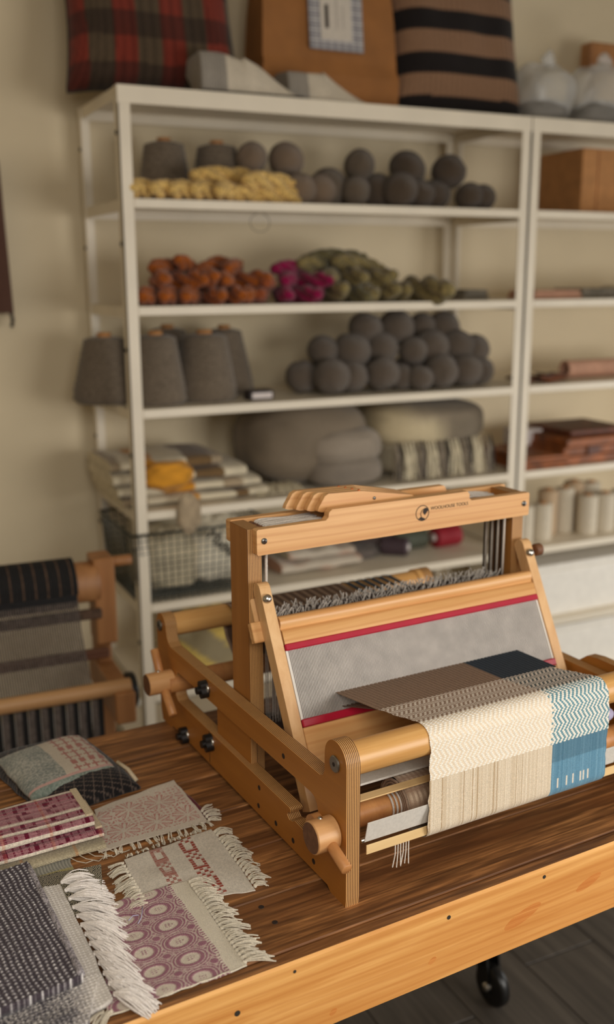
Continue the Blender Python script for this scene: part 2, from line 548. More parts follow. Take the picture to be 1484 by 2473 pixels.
struct(MB().box((X0, Y1 - 0.018, 0), (X1, Y1, 0.09), 0.004).build('baseboard_back', 'trim_paint'))

# ================================================================ work table (loom frame: x' along the table, y' away)
TABLE_Z = CAMH - 0.74097
LYAW = R(3.31)
LO = (0.49878, 0.93372, TABLE_Z)
def loom_pt(x, y, z=0.0):
    c, s = math.cos(LYAW), math.sin(LYAW)
    return (LO[0] + c * x - s * y, LO[1] + s * x + c * y, TABLE_Z + z)

wood('pine_knot', (196, 116, 50), (222, 154, 82), 'x', 60, 0.45, 2.0, rings=((186, 104, 42), 160, 0.5))
table = empty('work_table', (LO[0], LO[1], 0), LYAW)
tag(table, 'worn wooden workbench with a dark plank top and pale pine front rail on casters', 'table')
TX0, TX1 = -0.86, 0.70
seams = [-0.034, 0.066, 0.171, 0.276, 0.381, 0.49, 0.597]
for a, b in zip(seams[:-1], seams[1:]):
    MB().box((TX0, a + 0.0006, TABLE_Z - 0.03), (TX1, b - 0.0006, TABLE_Z), 0.0016).build('plank', 'bench_top', table)
ap = MB(); ap.box((TX0, -0.056, TABLE_Z - 0.104), (TX1, -0.0346, TABLE_Z), 0.003)
ap.mi = [1 if sum(ap.v[k][2] for k in f_) / len(f_) > TABLE_Z - 0.001 else 0 for f_ in ap.f]
apron = ap.build('front_rail', ['bench_pine', 'bench_top'], table)
MB().box((TX0, 0.56, TABLE_Z - 0.12), (TX1, 0.595, TABLE_Z - 0.03), 0.002).build('back_rail', 'bench_pine', table)
for x in (TX0 + 0.02, TX1 - 0.06):
    MB().box((x, -0.0346, TABLE_Z - 0.12), (x + 0.04, 0.56, TABLE_Z - 0.03), 0.002).build('side_rail', 'bench_pine', table)
# nail heads, plugs and knots on the rail front
for x, z, r in ((-0.171, -0.037, .0035), (0.113, -0.018, .0028), (0.265, -0.012, .0026), (-0.10, -0.012, .002)):
    MB().cyl((x, -0.0565, TABLE_Z + z), (x, -0.0545, TABLE_Z + z), r, 12).build('nail', 'screw_dark', apron)
for x, z, rx_, rz_ in ((0.232, -0.058, 0.030, 0.009), (0.345, -0.046, 0.022, 0.007), (0.09, -0.070, 0.006, 0.004), (-0.05, -0.085, 0.005, 0.004)):
    k = MB(); k.add([(x + rx_ * math.cos(a), -0.0561, TABLE_Z + z + rx_ * .28 * math.cos(a) + rz_ * math.sin(a)) for a in [i * math.pi / 12 for i in range(24)]] + [(x + rx_ * math.cos(a), -0.0550, TABLE_Z + z + rx_ * .28 * math.cos(a) + rz_ * math.sin(a)) for a in [i * math.pi / 12 for i in range(24)]], [tuple(range(24))] + [(i, 24 + i, 24 + (i + 1) % 24, (i + 1) % 24) for i in range(24)])
    k.build('knot', 'pine_knot', apron)
# peg holes in the top
for x, y in ((-0.088, 0.051), (-0.087, 0.017)):
    h = MB(); h.tube([(x + 0.0030 * math.cos(a), y + 0.0030 * math.sin(a), TABLE_Z - 0.0004) for a in [i * math.pi / 8 for i in range(16)]], 0.0009, 5, closed=True)
    h.cyl((x, y, TABLE_Z - 0.002), (x, y, TABLE_Z + 0.0003), 0.0030, 16)
    h.build('peg_hole', 'hole_dark', table)
plain('pipe_grey', (98, 104, 100), 0.45, 0.4)
for x in (-0.7, 0.655):
    for y in (0.06, 0.50):
        MB().tube([(x, y, 0.135), (x, y, TABLE_Z - 0.03)], 0.021, 16).build('leg', 'pipe_grey', table, True)
        MB().cyl((x, y, 0.118), (x, y, 0.14), 0.03, 20, ch=0.004).build('leg_collar', 'steel', table, True)
        ca = MB(); ca.box((x - 0.03, y - 0.028, 0.085), (x - 0.026, y + 0.02, 0.125)); ca.box((x + 0.0, y - 0.028, 0.085), (x + 0.004, y + 0.02, 0.125))
        for s in (-0.03, 0.0):
            ca.prism([[(-0.045, 0.03), (-0.022, 0.03), (0.02, 0.12), (-0.03, 0.12)]], x + s, x + s + 0.004, lambda a, b, xx, y=y: (xx, y + a, b))
        ca.box((x - 0.03, y - 0.03, 0.116), (x + 0.012, y + 0.02, 0.122))
        cs = ca.build('caster', 'black_plastic', table)
        wh = MB(); wh.cyl((x - 0.025, y - 0.034, 0.045), (x - 0.001, y - 0.034, 0.045), 0.045, 24, ch=0.005)
        wh.build('wheel', 'black_plastic', cs, True)
        MB().cyl((x - 0.035, y - 0.034, 0.045), (x + 0.009, y - 0.034, 0.045), 0.009, 12).build('axle_bolt', 'steel', cs, True)

# ================================================================ the table loom
loom = empty('table_loom', LO, LYAW)
tag(loom, 'honey-coloured wooden four-lever table loom with a striped weaving in progress', 'loom')
WD = 0.545

def frame_profile():
    pts = [(0.0, 0.0), (0.036, 0.0), (0.044, 0.006), (0.56, 0.006), (0.567, 0.0), (0.606, 0.0), (0.612, 0.02)]
    pts += [(0.617, 0.10)] + [(y, z) for y, z in arc(0.597, 0.172, 0.022, 0, 180, 12)]
    pts += [(0.572, 0.160), (0.566, 0.152), (0.556, 0.147)]
    pts += [(0.062, 0.147), (0.0545, 0.150), (0.0505, 0.158)]
    pts += arc(0.0245, 0.182, 0.0255, -5, 180, 14)
    pts += [(-0.001, 0.01)]
    return pts
def frame_hole():
    p = [(0.070, 0.046), (0.128, 0.050), (0.134, 0.046), (0.143, 0.044), (0.150, 0.049), (0.146, 0.054), (0.1405, 0.056), (0.139, 0.060), (0.143, 0.062)]
    p += [(0.53, 0.062), (0.538, 0.068), (0.542, 0.078), (0.538, 0.104), (0.53, 0.113)]
    p += [(0.085, 0.113), (0.076, 0.111), (0.069, 0.104), (0.066, 0.095), (0.066, 0.055)]
    return p
def star_knob(parent, x, y, z, sx, r=0.013):
    k = MB()
    lobes = []
    for i in range(24):
        a = 2 * math.pi * i / 24
        rr = r * (0.78 + 0.28 * math.cos(2 * a))
        lobes.append((y + rr * math.cos(a + 1.2), z + rr * math.sin(a + 1.2)))
    k.prism([lobes], min(x, x + sx * 0.012), max(x, x + sx * 0.012))
    k.cyl((x + sx * 0.010, y, z), (x + sx * 0.018, y, z), 0.006, 14)
    o = soften(k.build('clamp_knob', 'black_plastic', parent))
    MB().cyl((x - sx * 0.001, y, z), (x + sx * 0.003, y, z), 0.009, 16).build('washer', 'steel', o, True)
    return o

for sgn, x0 in ((-1, 0.0), (1, WD - T)):
    m = MB(); m.prism([frame_profile(), frame_hole()], x0, x0 + T, mi_cap=0, mi_edge=1)
    fr = m.build('side_frame', ['veneer', 'ply_edge'], loom)
    outer = x0 if sgn < 0 else x0 + T
    inn = (x0 + 0.009, x0 + T) if sgn < 0 else (x0, x0 + 0.010)
    w = MB(); w.prism([[(0.276, 0.02), (0.392, 0.02), (0.392, 0.14), (0.276, 0.14)]], *inn, mi_cap=0, mi_edge=1)
    w.build('web_panel', ['veneer', 'ply_edge'], loom)
    lay = (x0 + T, x0 + T + 0.0012) if sgn < 0 else (x0 - 0.0012, x0)
    # big flat bolt heads on the two beams
    for (y, z, r) in ((0.0235, 0.179, 0.0105), (0.601, 0.172, 0.0095)):
        b = MB(); b.cyl((outer, y, z), (outer + sgn * 0.0032, y, z), r, 28, ch=0.001)
        bo = soften(b.build('bolt', 'zinc', fr))
        MB().cyl((outer + sgn * 0.0028, y, z), (outer + sgn * 0.0036, y, z), 0.0028, 6).build('hex_socket', 'hole_dark', bo)
    for (y, z) in ((0.158, 0.129), (0.232, 0.048), (0.235, 0.019), (0.182, 0.019), (0.133, 0.019), (0.078, 0.019), (0.40, 0.13)):
        MB().cyl((outer - sgn * 0.001, y, z), (outer + sgn * 0.0003, y, z), 0.0038, 14).build('plug_hole', 'hole_dark', fr)
    for (y, z) in ((0.408, 0.130), (0.395, 0.047), (0.497, 0.016)):
        star_knob(fr, outer, y, z, sgn)
    # lower joint of the folding rear frame
    MB().box((outer + sgn * 0.0002, 0.4045, 0.008), (outer - sgn * 0.0012, 0.4060, 0.061)).build('joint_gap', 'hole_dark', fr)

sb = MB(); sb.prism([[(0.03, 0.02), (0.20, 0.02), (0.20, 0.12), (0.188, 0.145), (0.172, 0.157), (0.150, 0.160), (0.06, 0.160), (0.04, 0.150), (0.03, 0.13)]], WD + 0.004, WD + 0.021, mi_cap=0, mi_edge=1)
sb.build('outer_cheek', ['veneer', 'ply_edge'], loom)
# beams and rollers
soften(MB().cyl((T, 0.0245, 0.180), (WD - T, 0.0245, 0.180), 0.0205, 40).build('front_beam', 'beech', loom))
soften(MB().cyl((T, 0.597, 0.171), (WD - T, 0.597, 0.171), 0.0195, 36).build('back_beam', 'beech', loom))
MB().cyl((WD - T - 0.014, 0.597, 0.171), (WD - T - 0.001, 0.597, 0.171), 0.0225, 36).build('beam_collar', 'beech', loom, True)
soften(MB().cyl((T - 0.03, 0.062, 0.078), (WD - T, 0.062, 0.078), 0.0165, 28).build('cloth_roller', 'dowel_wood', loom))
soften(MB().cyl((T - 0.03, 0.548, 0.088), (WD - T, 0.548, 0.088), 0.0165, 28).build('warp_roller', 'dowel_wood', loom))
for (y, z, r, x, dirs) in ((0.028, 0.088, 0.0205, -0.032, [((0.0, -0.85, -0.30), 0.005, 0.056)]), (0.553, 0.091, 0.0185, -0.045, [((0.0, 0.50, 0.80), 0.005, 0.056), ((0.0, -0.60, -0.52), 0.005, 0.062)])):
    hb = soften(MB().cyl((x, y, z), (-0.0006, y, z), r, 36, ch=0.0012).build('crank_hub', 'hub_wood', loom))
    MB().cyl((x - 0.0004, y, z), (x + 0.0004, y, z), r - 0.0016, 32).build('end_grain', 'dark_endgrain', hb)
    for d, a, b in dirs:
        d = Vector(d).normalized(); c = Vector((x * 0.42, y, z))
        MB().cyl(c + d * a, c + d * b, 0.0072, 20, ch=0.0008).build('crank_handle', 'dowel_wood', hb, True)
    MB().sphere((x * 0.52, y + 0.004, z + r - 0.0015), 0.0035, 12, 8).build('set_screw', 'steel', hb, True)

# castle: plywood uprights, boards with a raised middle, screws
for sgn, x0 in ((-1, 0.0205), (1, 0.494)):
    m = MB(); m.prism([[(0.299, 0.012), (0.356, 0.012), (0.356, 0.401), (0.299, 0.401)]], x0, x0 + 0.0215, mi_cap=0, mi_edge=1)
    m.build('castle_upright', ['veneer_upright', 'ply_edge'], loom)
def castle_board(xa, xb, za, zb, zc, xl, xr, ya, yb, name):
    pts = [(xa + .002, za), (xb - .002, za), (xb, za + .002), (xb, zb - .002), (xb - .002, zb)]
    if zc > zb:
        pts += [(xr + 0.004, zb), (xr, zb + 0.004), (xr, zc - 0.004), (xr - 0.004, zc), (xl + 0.006, zc), (xl + 0.001, zc - 0.004), (xl, zb + 0.004), (xl - 0.004, zb)]
    pts += [(xa + .002, zb), (xa, zb - .002), (xa, za + .002)]
    m = MB(); m.prism([pts], ya, yb, lambda a, b, y: (a, y, b))
    # extruding along y mirrors the winding
    m.f = [t[::-1] for t in m.f]
    return m.build(name, 'maple', loom)
fb = castle_board(0.029, 0.516, 0.3655, 0.4025, 0.4175, 0.143, 0.395, 0.286, 0.299, 'castle_board')
castle_board(0.0205, 0.5245, 0.3700, 0.4025, 0.4135, 0.17, 0.402, 0.356, 0.369, 'castle_board')
for x in (0.040, 0.505):
    b = MB().cyl((x, 0.2848, 0.3855), (x, 0.2865, 0.3855), 0.0044, 20).build('screw', 'zinc', fb, True)
    MB().cyl((x, 0.2844, 0.3855), (x, 0.2850, 0.3855), 0.0018, 6).build('screw_recess', 'hole_dark', b)
MB().box((0.049, 0.299, 0.368), (0.476, 0.356, 0.374)).build('trough_floor', 'maple', loom)
# maker's mark on the front board
lg = MB()
cxl, czl, rl = 0.3065, 0.3935, 0.0122
lg.prism([[(cxl + rl * math.cos(a), czl + rl * math.sin(a)) for a in [i * math.pi / 20 for i in range(40)]],
          [(cxl + (rl - .0011) * math.cos(a), czl + (rl - .0011) * math.sin(a)) for a in [i * math.pi / 20 for i in range(40)]]], 0.2856, 0.2862, lambda a, b, y: (a, y, b))
lg.prism([[(cxl + .0005, czl + .002), (cxl + .004, czl + .0075), (cxl + .0085, czl + .0072), (cxl + .0105, czl + .003), (cxl + .0072, czl - .0005), (cxl + .0045, czl - .0038), (cxl + .002, czl - .001)]], 0.2856, 0.2862, lambda a, b, y: (a, y, b))
lg.prism([[(cxl - .0075, czl - .0085), (cxl - .003, czl - .0058), (cxl + .002, czl - .0075), (cxl + .006, czl - .0098), (cxl, czl - .0118)]], 0.2856, 0.2862, lambda a, b, y: (a, y, b))
lg.tube([(cxl - .0012, .2858, czl - .007), (cxl - .0035, .2858, czl - .001), (cxl - .001, .2858, czl + .004), (cxl + .003, .2858, czl + .006)], 0.0006, 5)
lg.build('maker_emblem', 'ink', fb)
def lettering(text, size, mat, parent, name, loc, rot, extr=0.0002):
    cu = bpy.data.curves.new(name, 'FONT'); cu.body = text; cu.size = size; cu.extrude = extr
    tmp = bpy.data.objects.new(name + '_src', cu); C.objects.link(tmp)
    dg = bpy.context.evaluated_depsgraph_get()
    me = bpy.data.meshes.new_from_object(tmp.evaluated_get(dg))
    bpy.data.objects.remove(tmp); bpy.data.curves.remove(cu)
    me.materials.clear(); me.materials.append(MATS[mat])
    o = bpy.data.objects.new(name, me); C.objects.link(o); o.parent = parent
    o.location = loc; o.rotation_euler = rot
    return o
lettering('WOOLHOUSE TOOLS', 0.0072, 'ink', fb, 'lettering', (0.3215, 0.2858, 0.3965), (R(90), 0, 0))

# levers on the castle
for i in range(4):
    y = 0.3045 + 0.0125 * i
    tx = 0.136 - 0.011 * i
    pf = [(tx, 0.4125), (tx + 0.002, 0.418), (tx + 0.012, 0.4335), (tx + 0.018, 0.4365), (0.21 + 0.004 * i, 0.4345), (0.30, 0.419), (0.31, 0.412), (0.31, 0.399), (0.19, 0.4015), (tx + 0.03, 0.4085), (tx + 0.006, 0.4105)]
    m = MB(); m.prism([pf], y, y + 0.0095, lambda a, b, yy: (a, yy, b)); m.f = [t[::-1] for t in m.f]
    lv = m.build('lever', 'maple', loom)
    MB().sphere((0.208 - 0.004 * i, y + 0.0048, 0.4345), 0.0022, 10, 6).build('rivet', 'copper', lv, True)
    if i == 0:
        MB().cyl((0.232, y - 0.0012, 0.4215), (0.232, y + 0.001, 0.4215), 0.0024, 12).build('pivot_pin', 'zinc', lv, True)
MB().box((0.31, 0.302, 0.399), (0.40, 0.353, 0.406), 0.001).build('lever_block', 'maple', loom)
# lift cords lying in the trough
for i in range(8):
    y = 0.3035 + 0.0066 * i
    p = [(0.052 + 0.003 * (i % 2), y, 0.392), (0.058, y, 0.398)] + [(0.064 + 0.084 * t, y + 0.0012 * math.sin(9 * t + i), 0.3985 + 0.0008 * math.sin(5 * t + i * 2)) for t in np.linspace(0, 1, 8)]
    MB().tube(p, 0.0019, 7).build('lift_cord', 'cord_white', loom, True)
for i in range(4):
    y = 0.304 + 0.013 * i
    MB().cyl((0.050, y, 0.393), (0.050, y + 0.006, 0.393), 0.0065, 16).build('pulley', 'dark_endgrain', loom, True)
for i in range(4):
    y = 0.305 + 0.0145 * i
    MB().tube([(0.405, y, 0.3975), (0.43, y + .002, 0.399), (0.455, y - .001, 0.398), (0.481, y, 0.394), (0.4825, y, 0.385), (0.4825, y, 0.24)], 0.0020, 7).build('lift_cord', 'cord_white', loom, True)
    MB().box((0.4845, y + 0.003, 0.10), (0.4885, y + 0.0105, 0.3735), 0.0008).build('shaft_slat', 'cord_dark', loom)
MB().tube([(0.053, 0.306, 0.372), (0.052, 0.306, 0.30), (0.054, 0.306, 0.2)], 0.0021, 7).build('lift_cord', 'cord_white', loom, True)

# four shafts with string heddles
sh = MB(); hd = MB(); fz = MB()
for k in range(4):
    y = 0.309 + 0.011 * k
    zt = 0.262 - 0.002 * (k % 2)
    MB().box((0.056, y - 0.0025, zt - 0.007), (0.474, y + 0.0025, zt), 0.0008).build('shaft_bar', 'cord_dark', loom)
    MB().box((0.056, y - 0.0025, 0.088), (0.474, y + 0.0025, 0.100), 0.0008).build('shaft_bar', 'cord_dark', loom)
    for x in np.arange(0.062, 0.47, 0.0042):
        x = x + random.uniform(-.0012, .0012)
        hd.tube([(x, y, zt - 0.004), (x + random.uniform(-.001, .001), y - .002, 0.19), (x, y, 0.094)], 0.0006, 3, caps=False)
    for x in np.arange(0.060, 0.476, 0.0044):
        x += random.uniform(-.0015, .0015); l = random.uniform(.004, .014); a = random.uniform(-.8, .8)
        fz.tube([(x, y, zt - 0.001), (x + .3 * l * math.sin(a * 2), y - .002, zt + .5 * l), (x + l * math.sin(a), y - .003 + random.uniform(-.003, .003), zt + l)], 0.0009, 3, caps=False)
h = hd.build('heddle_strings', 'heddle_cord', loom); h['kind'] = 'stuff'
h = fz.build('heddle_loops', 'heddle_cord', loom); h['kind'] = 'stuff'

# ---- beater, leaning forward on its two arms
BD = Vector((0, -0.4626, -0.8866)); BN = Vector((0, -0.8866, 0.4626)); BX = Vector((1, 0, 0))
BO = Vector((0, 0.276, 0.3165))
def bpt(x, s, n): return BO + BX * x + BD * s + BN * n
def bbox(name, a, b, mat, parent=None, ch=0.001):
    return MB().obox(BO, BX, BN, -BD, (a[0], a[2], -b[1]), (b[0], b[2], -a[1]), ch).build(name, mat, parent or loom)
for sgn, x0 in ((-1, 0.028), (1, WD - 0.028 - 0.0165)):
    x1 = x0 + 0.0165
    pf = [(s, n) for s, n in [(0.300, 0.0), (0.300, -0.022)]] + [(-0.004 + 0.011 * math.cos(R(a)) - 0.0, -0.011 + 0.011 * math.sin(R(a))) for a in range(270, 89, -20)]
    m = MB(); m.prism([pf], x0, x1, lambda s, n, x: tuple(bpt(x, s, n)))
    m.f = [t[::-1] for t in m.f]
    arm = m.build('beater_arm', 'maple_arm', loom)
    xm = (x0 + x1) / 2 - 0.001
    k = MB(); k.sphere(tuple(bpt(xm, 0.011, 0.0012)), 0.0068, 20, 12)
    k.build('ball_screw', 'steel', arm, True)
    xo = x0 - 0.005 if sgn < 0 else x0 + 0.010
    bbox('beater_link', (xo, -0.004, -0.052), (xo + 0.012, 0.062, -0.028), 'maple_arm')
    # tenon end of the cap, outside the arm
    xa, xb = (0.0135, x0 + 0.02) if sgn < 0 else (x1 - 0.02, WD - 0.0105)
    bbox('cap_tenon', (xa, 0.037, -0.034), (xb, 0.066, -0.0225), 'maple')
    if sgn > 0:
        MB().cyl((xo + 0.02, 0.285, 0.305), (xo + 0.034, 0.285, 0.305), 0.010, 16, ch=0.002).build('wing_knob', 'dark_endgrain', loom, True)
# cap with a hand groove
pf = [(0.0775, -0.026), (0.0775, 0.0015), (0.060, 0.0015), (0.0585, 0.0005), (0.0570, -0.0022), (0.0555, -0.0030), (0.0535, -0.0018), (0.050, 0.0012), (0.045, 0.0022), (0.041, 0.0012), (0.038, -0.003), (0.0365, -0.009), (0.0365, -0.026)]
m = MB(); m.prism([pf], 0.0465, 0.4985, lambda s, n, x: tuple(bpt(x, s, n))); 
soften(m.build('beater_cap', 'maple', loom), 50)
bbox('reed_channel', (0.0455, 0.0770, -0.014), (0.4995, 0.0865, 0.0030), 'red_lacquer', ch=0.0015)
bbox('reed_channel', (0.0455, 0.1810, -0.014), (0.4995, 0.1920, 0.0030), 'red_lacquer', ch=0.0015)
bbox('beater_sill', (0.0455, 0.1922, -0.022), (0.4995, 0.272, 0.0005), 'maple')
for xa in (0.0462, 0.4958):
    bbox('reed_end_bar', (xa, 0.086, -0.010), (xa + 0.003, 0.182, -0.001), 'reed_end', ch=0.0004)
rd = MB()
for x in np.arange(0.0505, 0.4955, 0.0023):
    rd.obox(BO, BX, BN, -BD, (x - 0.00055, -0.0085, -0.182), (x + 0.00055, -0.0025, -0.086))
h = rd.build('reed_dents', 'reed_steel', loom); h['kind'] = 'stuff'

# ---- warp threads
plain('warp_tan', (148, 124, 104), 0.95, var=0.1, scale=500)
plain('warp_brown', (92, 70, 56), 0.95, var=0.1, scale=500)
plain('warp_navy', (50, 62, 74), 0.95, var=0.12, scale=500)
plain('warp_wine', (58, 34, 40), 0.95, var=0.12, scale=500)
CX0, CX1, XB = 0.1150, 0.4190, 0.3210        # cloth edges, colour boundary
FY, FZ = 0.107, 0.1890                       # the fell line
wt = {k: MB() for k in ('tan', 'brown', 'navy', 'wine')}
nw = 190
for i in range(nw):
    t = (i + .5) / nw
    xf = CX0 + (CX1 - CX0) * t
    xr = 0.1085 + (0.4350 - 0.1085) * t
    xb = 0.118 + (0.455 - 0.118) * t
    raised = i % 4 != 3
    p_r = bpt(xr, 0.1555 if raised else 0.176, -0.005)
    dark = xf > XB
    key = ('navy' if raised else 'wine') if dark else ('tan' if raised else 'brown')
    z_h = 0.176 if raised else 0.150
    wt[key].tube([(xf, FY - 0.003, FZ), tuple(p_r)], 0.00092, 4, caps=False)
    key = 'navy' if (dark and (i // 5) % 2) else ('tan' if (i // 3) % 3 == 0 else 'brown')
    if (not dark) or (i // 5) % 2:
        wt[key].tube([tuple(p_r), (xr, 0.325, z_h + 0.006), (xb, 0.372, 0.184), (xb, 0.590, 0.1925), (xb, 0.609, 0.188), (xb, 0.6175, 0.171), (xb, 0.6, 0.13), (xb, 0.562, 0.10)], 0.0012, 4, caps=False)
for k, mbx in wt.items():
    h = mbx.build('warp_threads', 'warp_' + k, loom); h['kind'] = 'stuff'

# ---- cloth: from the fell over the front beam, down, round the sticks and onto the roller
def cloth_path():
    p = [(FY, FZ)]
    for t in np.linspace(0, 1, 24)[1:]:
        p.append((FY + (0.030 - FY) * t, FZ + (0.2012 - FZ) * t - 0.0005 * math.sin(math.pi * t)))
    for a in np.linspace(80, 180, 22)[1:]:
        p.append((0.0245 + 0.0214 * math.cos(R(a)), 0.180 + 0.0214 * math.sin(R(a))))
    for t in np.linspace(0, 1, 20)[1:]:
        p.append((0.0031 - 0.0015 * t, 0.180 + (0.068 - 0.180) * t))
    for a in np.linspace(180, 265, 10)[1:]:
        p.append((0.0216 + 0.020 * math.cos(R(a)), 0.068 + 0.020 * math.sin(R(a))))
    for t in np.linspace(0, 1, 6)[1:]:
        p.append((0.020 + 0.035 * t, 0.048 - 0.0045 * t))
    for a in np.linspace(265, 330, 6)[1:]:
        p.append((0.062 + 0.0345 * math.cos(R(a)), 0.078 + 0.0345 * math.sin(R(a))))
    return np.array(p)
pth = cloth_path()
seg = np.r_[0, np.cumsum(np.hypot(*np.diff(pth, axis=0).T))]
res = 0.00062
ns = int(seg[-1] / res); nxg = int((CX1 - CX0) / res)
S = np.linspace(0, seg[-1], ns); PY = np.interp(S, seg, pth[:, 0]); PZ = np.interp(S, seg, pth[:, 1])
ty = np.gradient(PY); tz = np.gradient(PZ); L_ = np.hypot(ty, tz); ny_ = tz / L_; nz_ = -ty / L_
flip = np.where(ny_ * -1 + nz_ > 0, 1, 1)
U = np.linspace(0, 1, nxg)
s_top = 0.105; s_bound = seg[np.argmin(abs(pth[:, 1] - 0.131) + (pth[:, 0] > 0.01) * 9)]
SS, UU = np.meshgrid(S, U, indexing='ij')
edge = 0.0016 * vnoise((ns, 2), (30, 1), 3)
XX = CX0 + 0.007 * np.clip(SS / 0.1, 0, 1) + (CX1 - CX0 - 0.007 + 0.004 * np.clip(SS / 0.1, 0, 1)) * UU
XX = XX + np.where(UU < .5, edge[:, :1], edge[:, 1:]) * (np.abs(UU - .5) * 2) ** 6
xx = XX; blue = xx > (0.3215 + 0.002 * np.sign(np.sin(2 * math.pi * SS / 0.0075)) * (SS < s_bound))
# a coarse 2/2 twill: ends across x, picks along s; the twill reverses every few picks
ex_, pk = 0.0018, 0.0027
ei = np.floor(xx / ex_).astype(int); pi_ = np.floor(SS / pk).astype(int)
tri = np.abs(((pi_ + 2) % 8) - 4)
ph = (ei + tri) % 4
weftup = (ph < 2)
fx = (xx / ex_) % 1; fy = (SS / pk) % 1
knot = np.sin(math.pi * fy) ** 0.6 * (0.35 + 0.65 * np.sin(math.pi * fx) ** 0.5)
thin = SS > s_bound
tone = np.random.default_rng(5).uniform(-1, 1, 4000)
cream_w = (238, 230, 216); cream_e = (230, 212, 186); blue_e = (96, 142, 154)
col = np.where((blue & ~weftup)[..., None], np.array(blue_e, float), np.where(weftup[..., None], np.array(cream_w, float), np.array(cream_e, float)))
near = np.clip(1 - SS / 0.062, 0, 1)          # shade between fell and front beam, painted in as darker, browner yarns
fell_shade = SS < 0.080
col = np.where((fell_shade & ~weftup & ~blue)[..., None], np.array((150, 122, 98.)), col)
col = np.where((fell_shade & ~weftup & blue)[..., None], np.array((48, 66, 70.)), col)
col = np.where((fell_shade & weftup)[..., None], np.array((206, 192, 176.)), col)
# fine header section: warp-faced stripes
xt = np.floor(xx / 0.0011).astype(int)
stripe = tone[xt % 4000]
hb_ = mixc((204, 184, 156), (226, 212, 190), np.clip(stripe * .5 + .5, 0, 1))
hb_ = np.where((np.abs(stripe) > .93)[..., None], np.array((168, 140, 104.)), hb_)
hbl = mixc((88, 132, 156), (112, 154, 176), np.clip(stripe * .5 + .5, 0, 1))
band = np.clip((SS - s_bound - 0.026) / 0.002, 0, 1)[..., None]
hbl = hbl * (0.86 + 0.14 * band)
dash = (SS > s_bound + 0.052) & (SS < s_bound + 0.066)
for xd in (0.336, 0.352, 0.3635, 0.377, 0.383, 0.391):
    hbl = np.where((dash & (np.abs(xx - xd) < 0.0012))[..., None], np.array((226, 214, 196.)), hbl)
head = np.where((xx > 0.3235)[..., None], hbl, hb_)
col = np.where(thin[..., None], head, col)
disp = np.where(thin, 0.00012 * np.sin(2 * math.pi * xx / 0.0022), np.where(weftup, 0.0009, 0.0003) * knot)
disp = disp - 0.0008 * thin
P = np.stack([XX, PY[:, None] + disp * -np.abs(ny_[:, None]) * np.where(PY[:, None] < 0.03, 1, 0), PZ[:, None] + disp * np.maximum(nz_[:, None], -1)], -1)
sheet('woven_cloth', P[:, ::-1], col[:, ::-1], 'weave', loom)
# cloth already wound on the roller
nr, nc = 64, 150
A = np.linspace(0, 2 * math.pi, nr); Xr = np.linspace(0.112, 0.428, nc)
AA, XR = np.meshgrid(A, Xr, indexing='ij')
bead = 0.0009 * np.abs(np.sin(XR / 0.0030 * math.pi)) * np.abs(np.sin(AA * 26))
rr = 0.0335 + bead
P = np.stack([XR, 0.062 + rr * np.cos(AA), 0.078 + rr * np.sin(AA)], -1)
cw = mixc((150, 122, 100), (214, 192, 166), np.clip(bead / 0.0009, 0, 1))
sheet('cloth_roll', P, cw, 'weave', loom)
for xa in (0.112, 0.428):
    sp = MB()
    sp.tube([(xa, 0.062 + (0.017 + 0.0165 * t / 60) * math.cos(t / 60 * 2 * math.pi * 4), 0.078 + (0.017 + 0.0165 * t / 60) * math.sin(t / 60 * 2 * math.pi * 4)) for t in range(61)], 0.0022, 5)
    sp.build('roll_end', 'warp_tan', loom, True)
# warp sticks and card wound in with the cloth
MB().box((0.0205, 0.0335, 0.1120), (0.448, 0.0480, 0.1138), 0.0005).build('warp_stick', 'stick_wood', loom)
MB().box((0.0205, 0.060, 0.1165), (0.440, 0.082, 0.1195), 0.0005).build('warp_stick', 'card_grey', loom)
o = MB().box((0.034, -0.0012, -0.016), (0.45, 0.0, 0.0145), 0.0003).build('wrapping_card', 'card_grey', loom); o.location = (0, 0.0095, 0.0865); o.rotation_euler = (R(14), 0, 0)
MB().box((0.0345, 0.0080, 0.0560), (0.452, 0.0096, 0.0685), 0.0004).build('warp_stick', 'stick_wood', loom)
MB().cyl((0.030, 0.016, 0.0715), (0.455, 0.016, 0.0715), 0.0034, 14, ch=0.001).build('steel_rod', 'steel', loom, True)
tc = MB()
for i in range(3):
    x = 0.098 + 0.006 * i
    tc.tube([(x, 0.062 + 0.0182 * math.cos(a), 0.078 + 0.0182 * math.sin(a)) for a in np.linspace(0.2, 3.6, 14)], 0.0016, 5)
tc.build('tie_cord', 'cord_white', loom, True)
fr_ = MB()
for i in range(6):
    x = 0.078 + 0.004 * i
    fr_.tube([(x, 0.010, 0.060), (x - .003, 0.006, 0.045), (x - .008 + .002 * (i % 3), 0.004, 0.030 - .002 * (i % 2))], 0.0008, 4)
fr_.build('thread_ends', 'cord_white', loom)
MB().sphere((0.462, 0.045, 0.128), (0.014, 0.010, 0.010), 14, 8).build('yarn_tail', 'thread_lilac', loom, True)
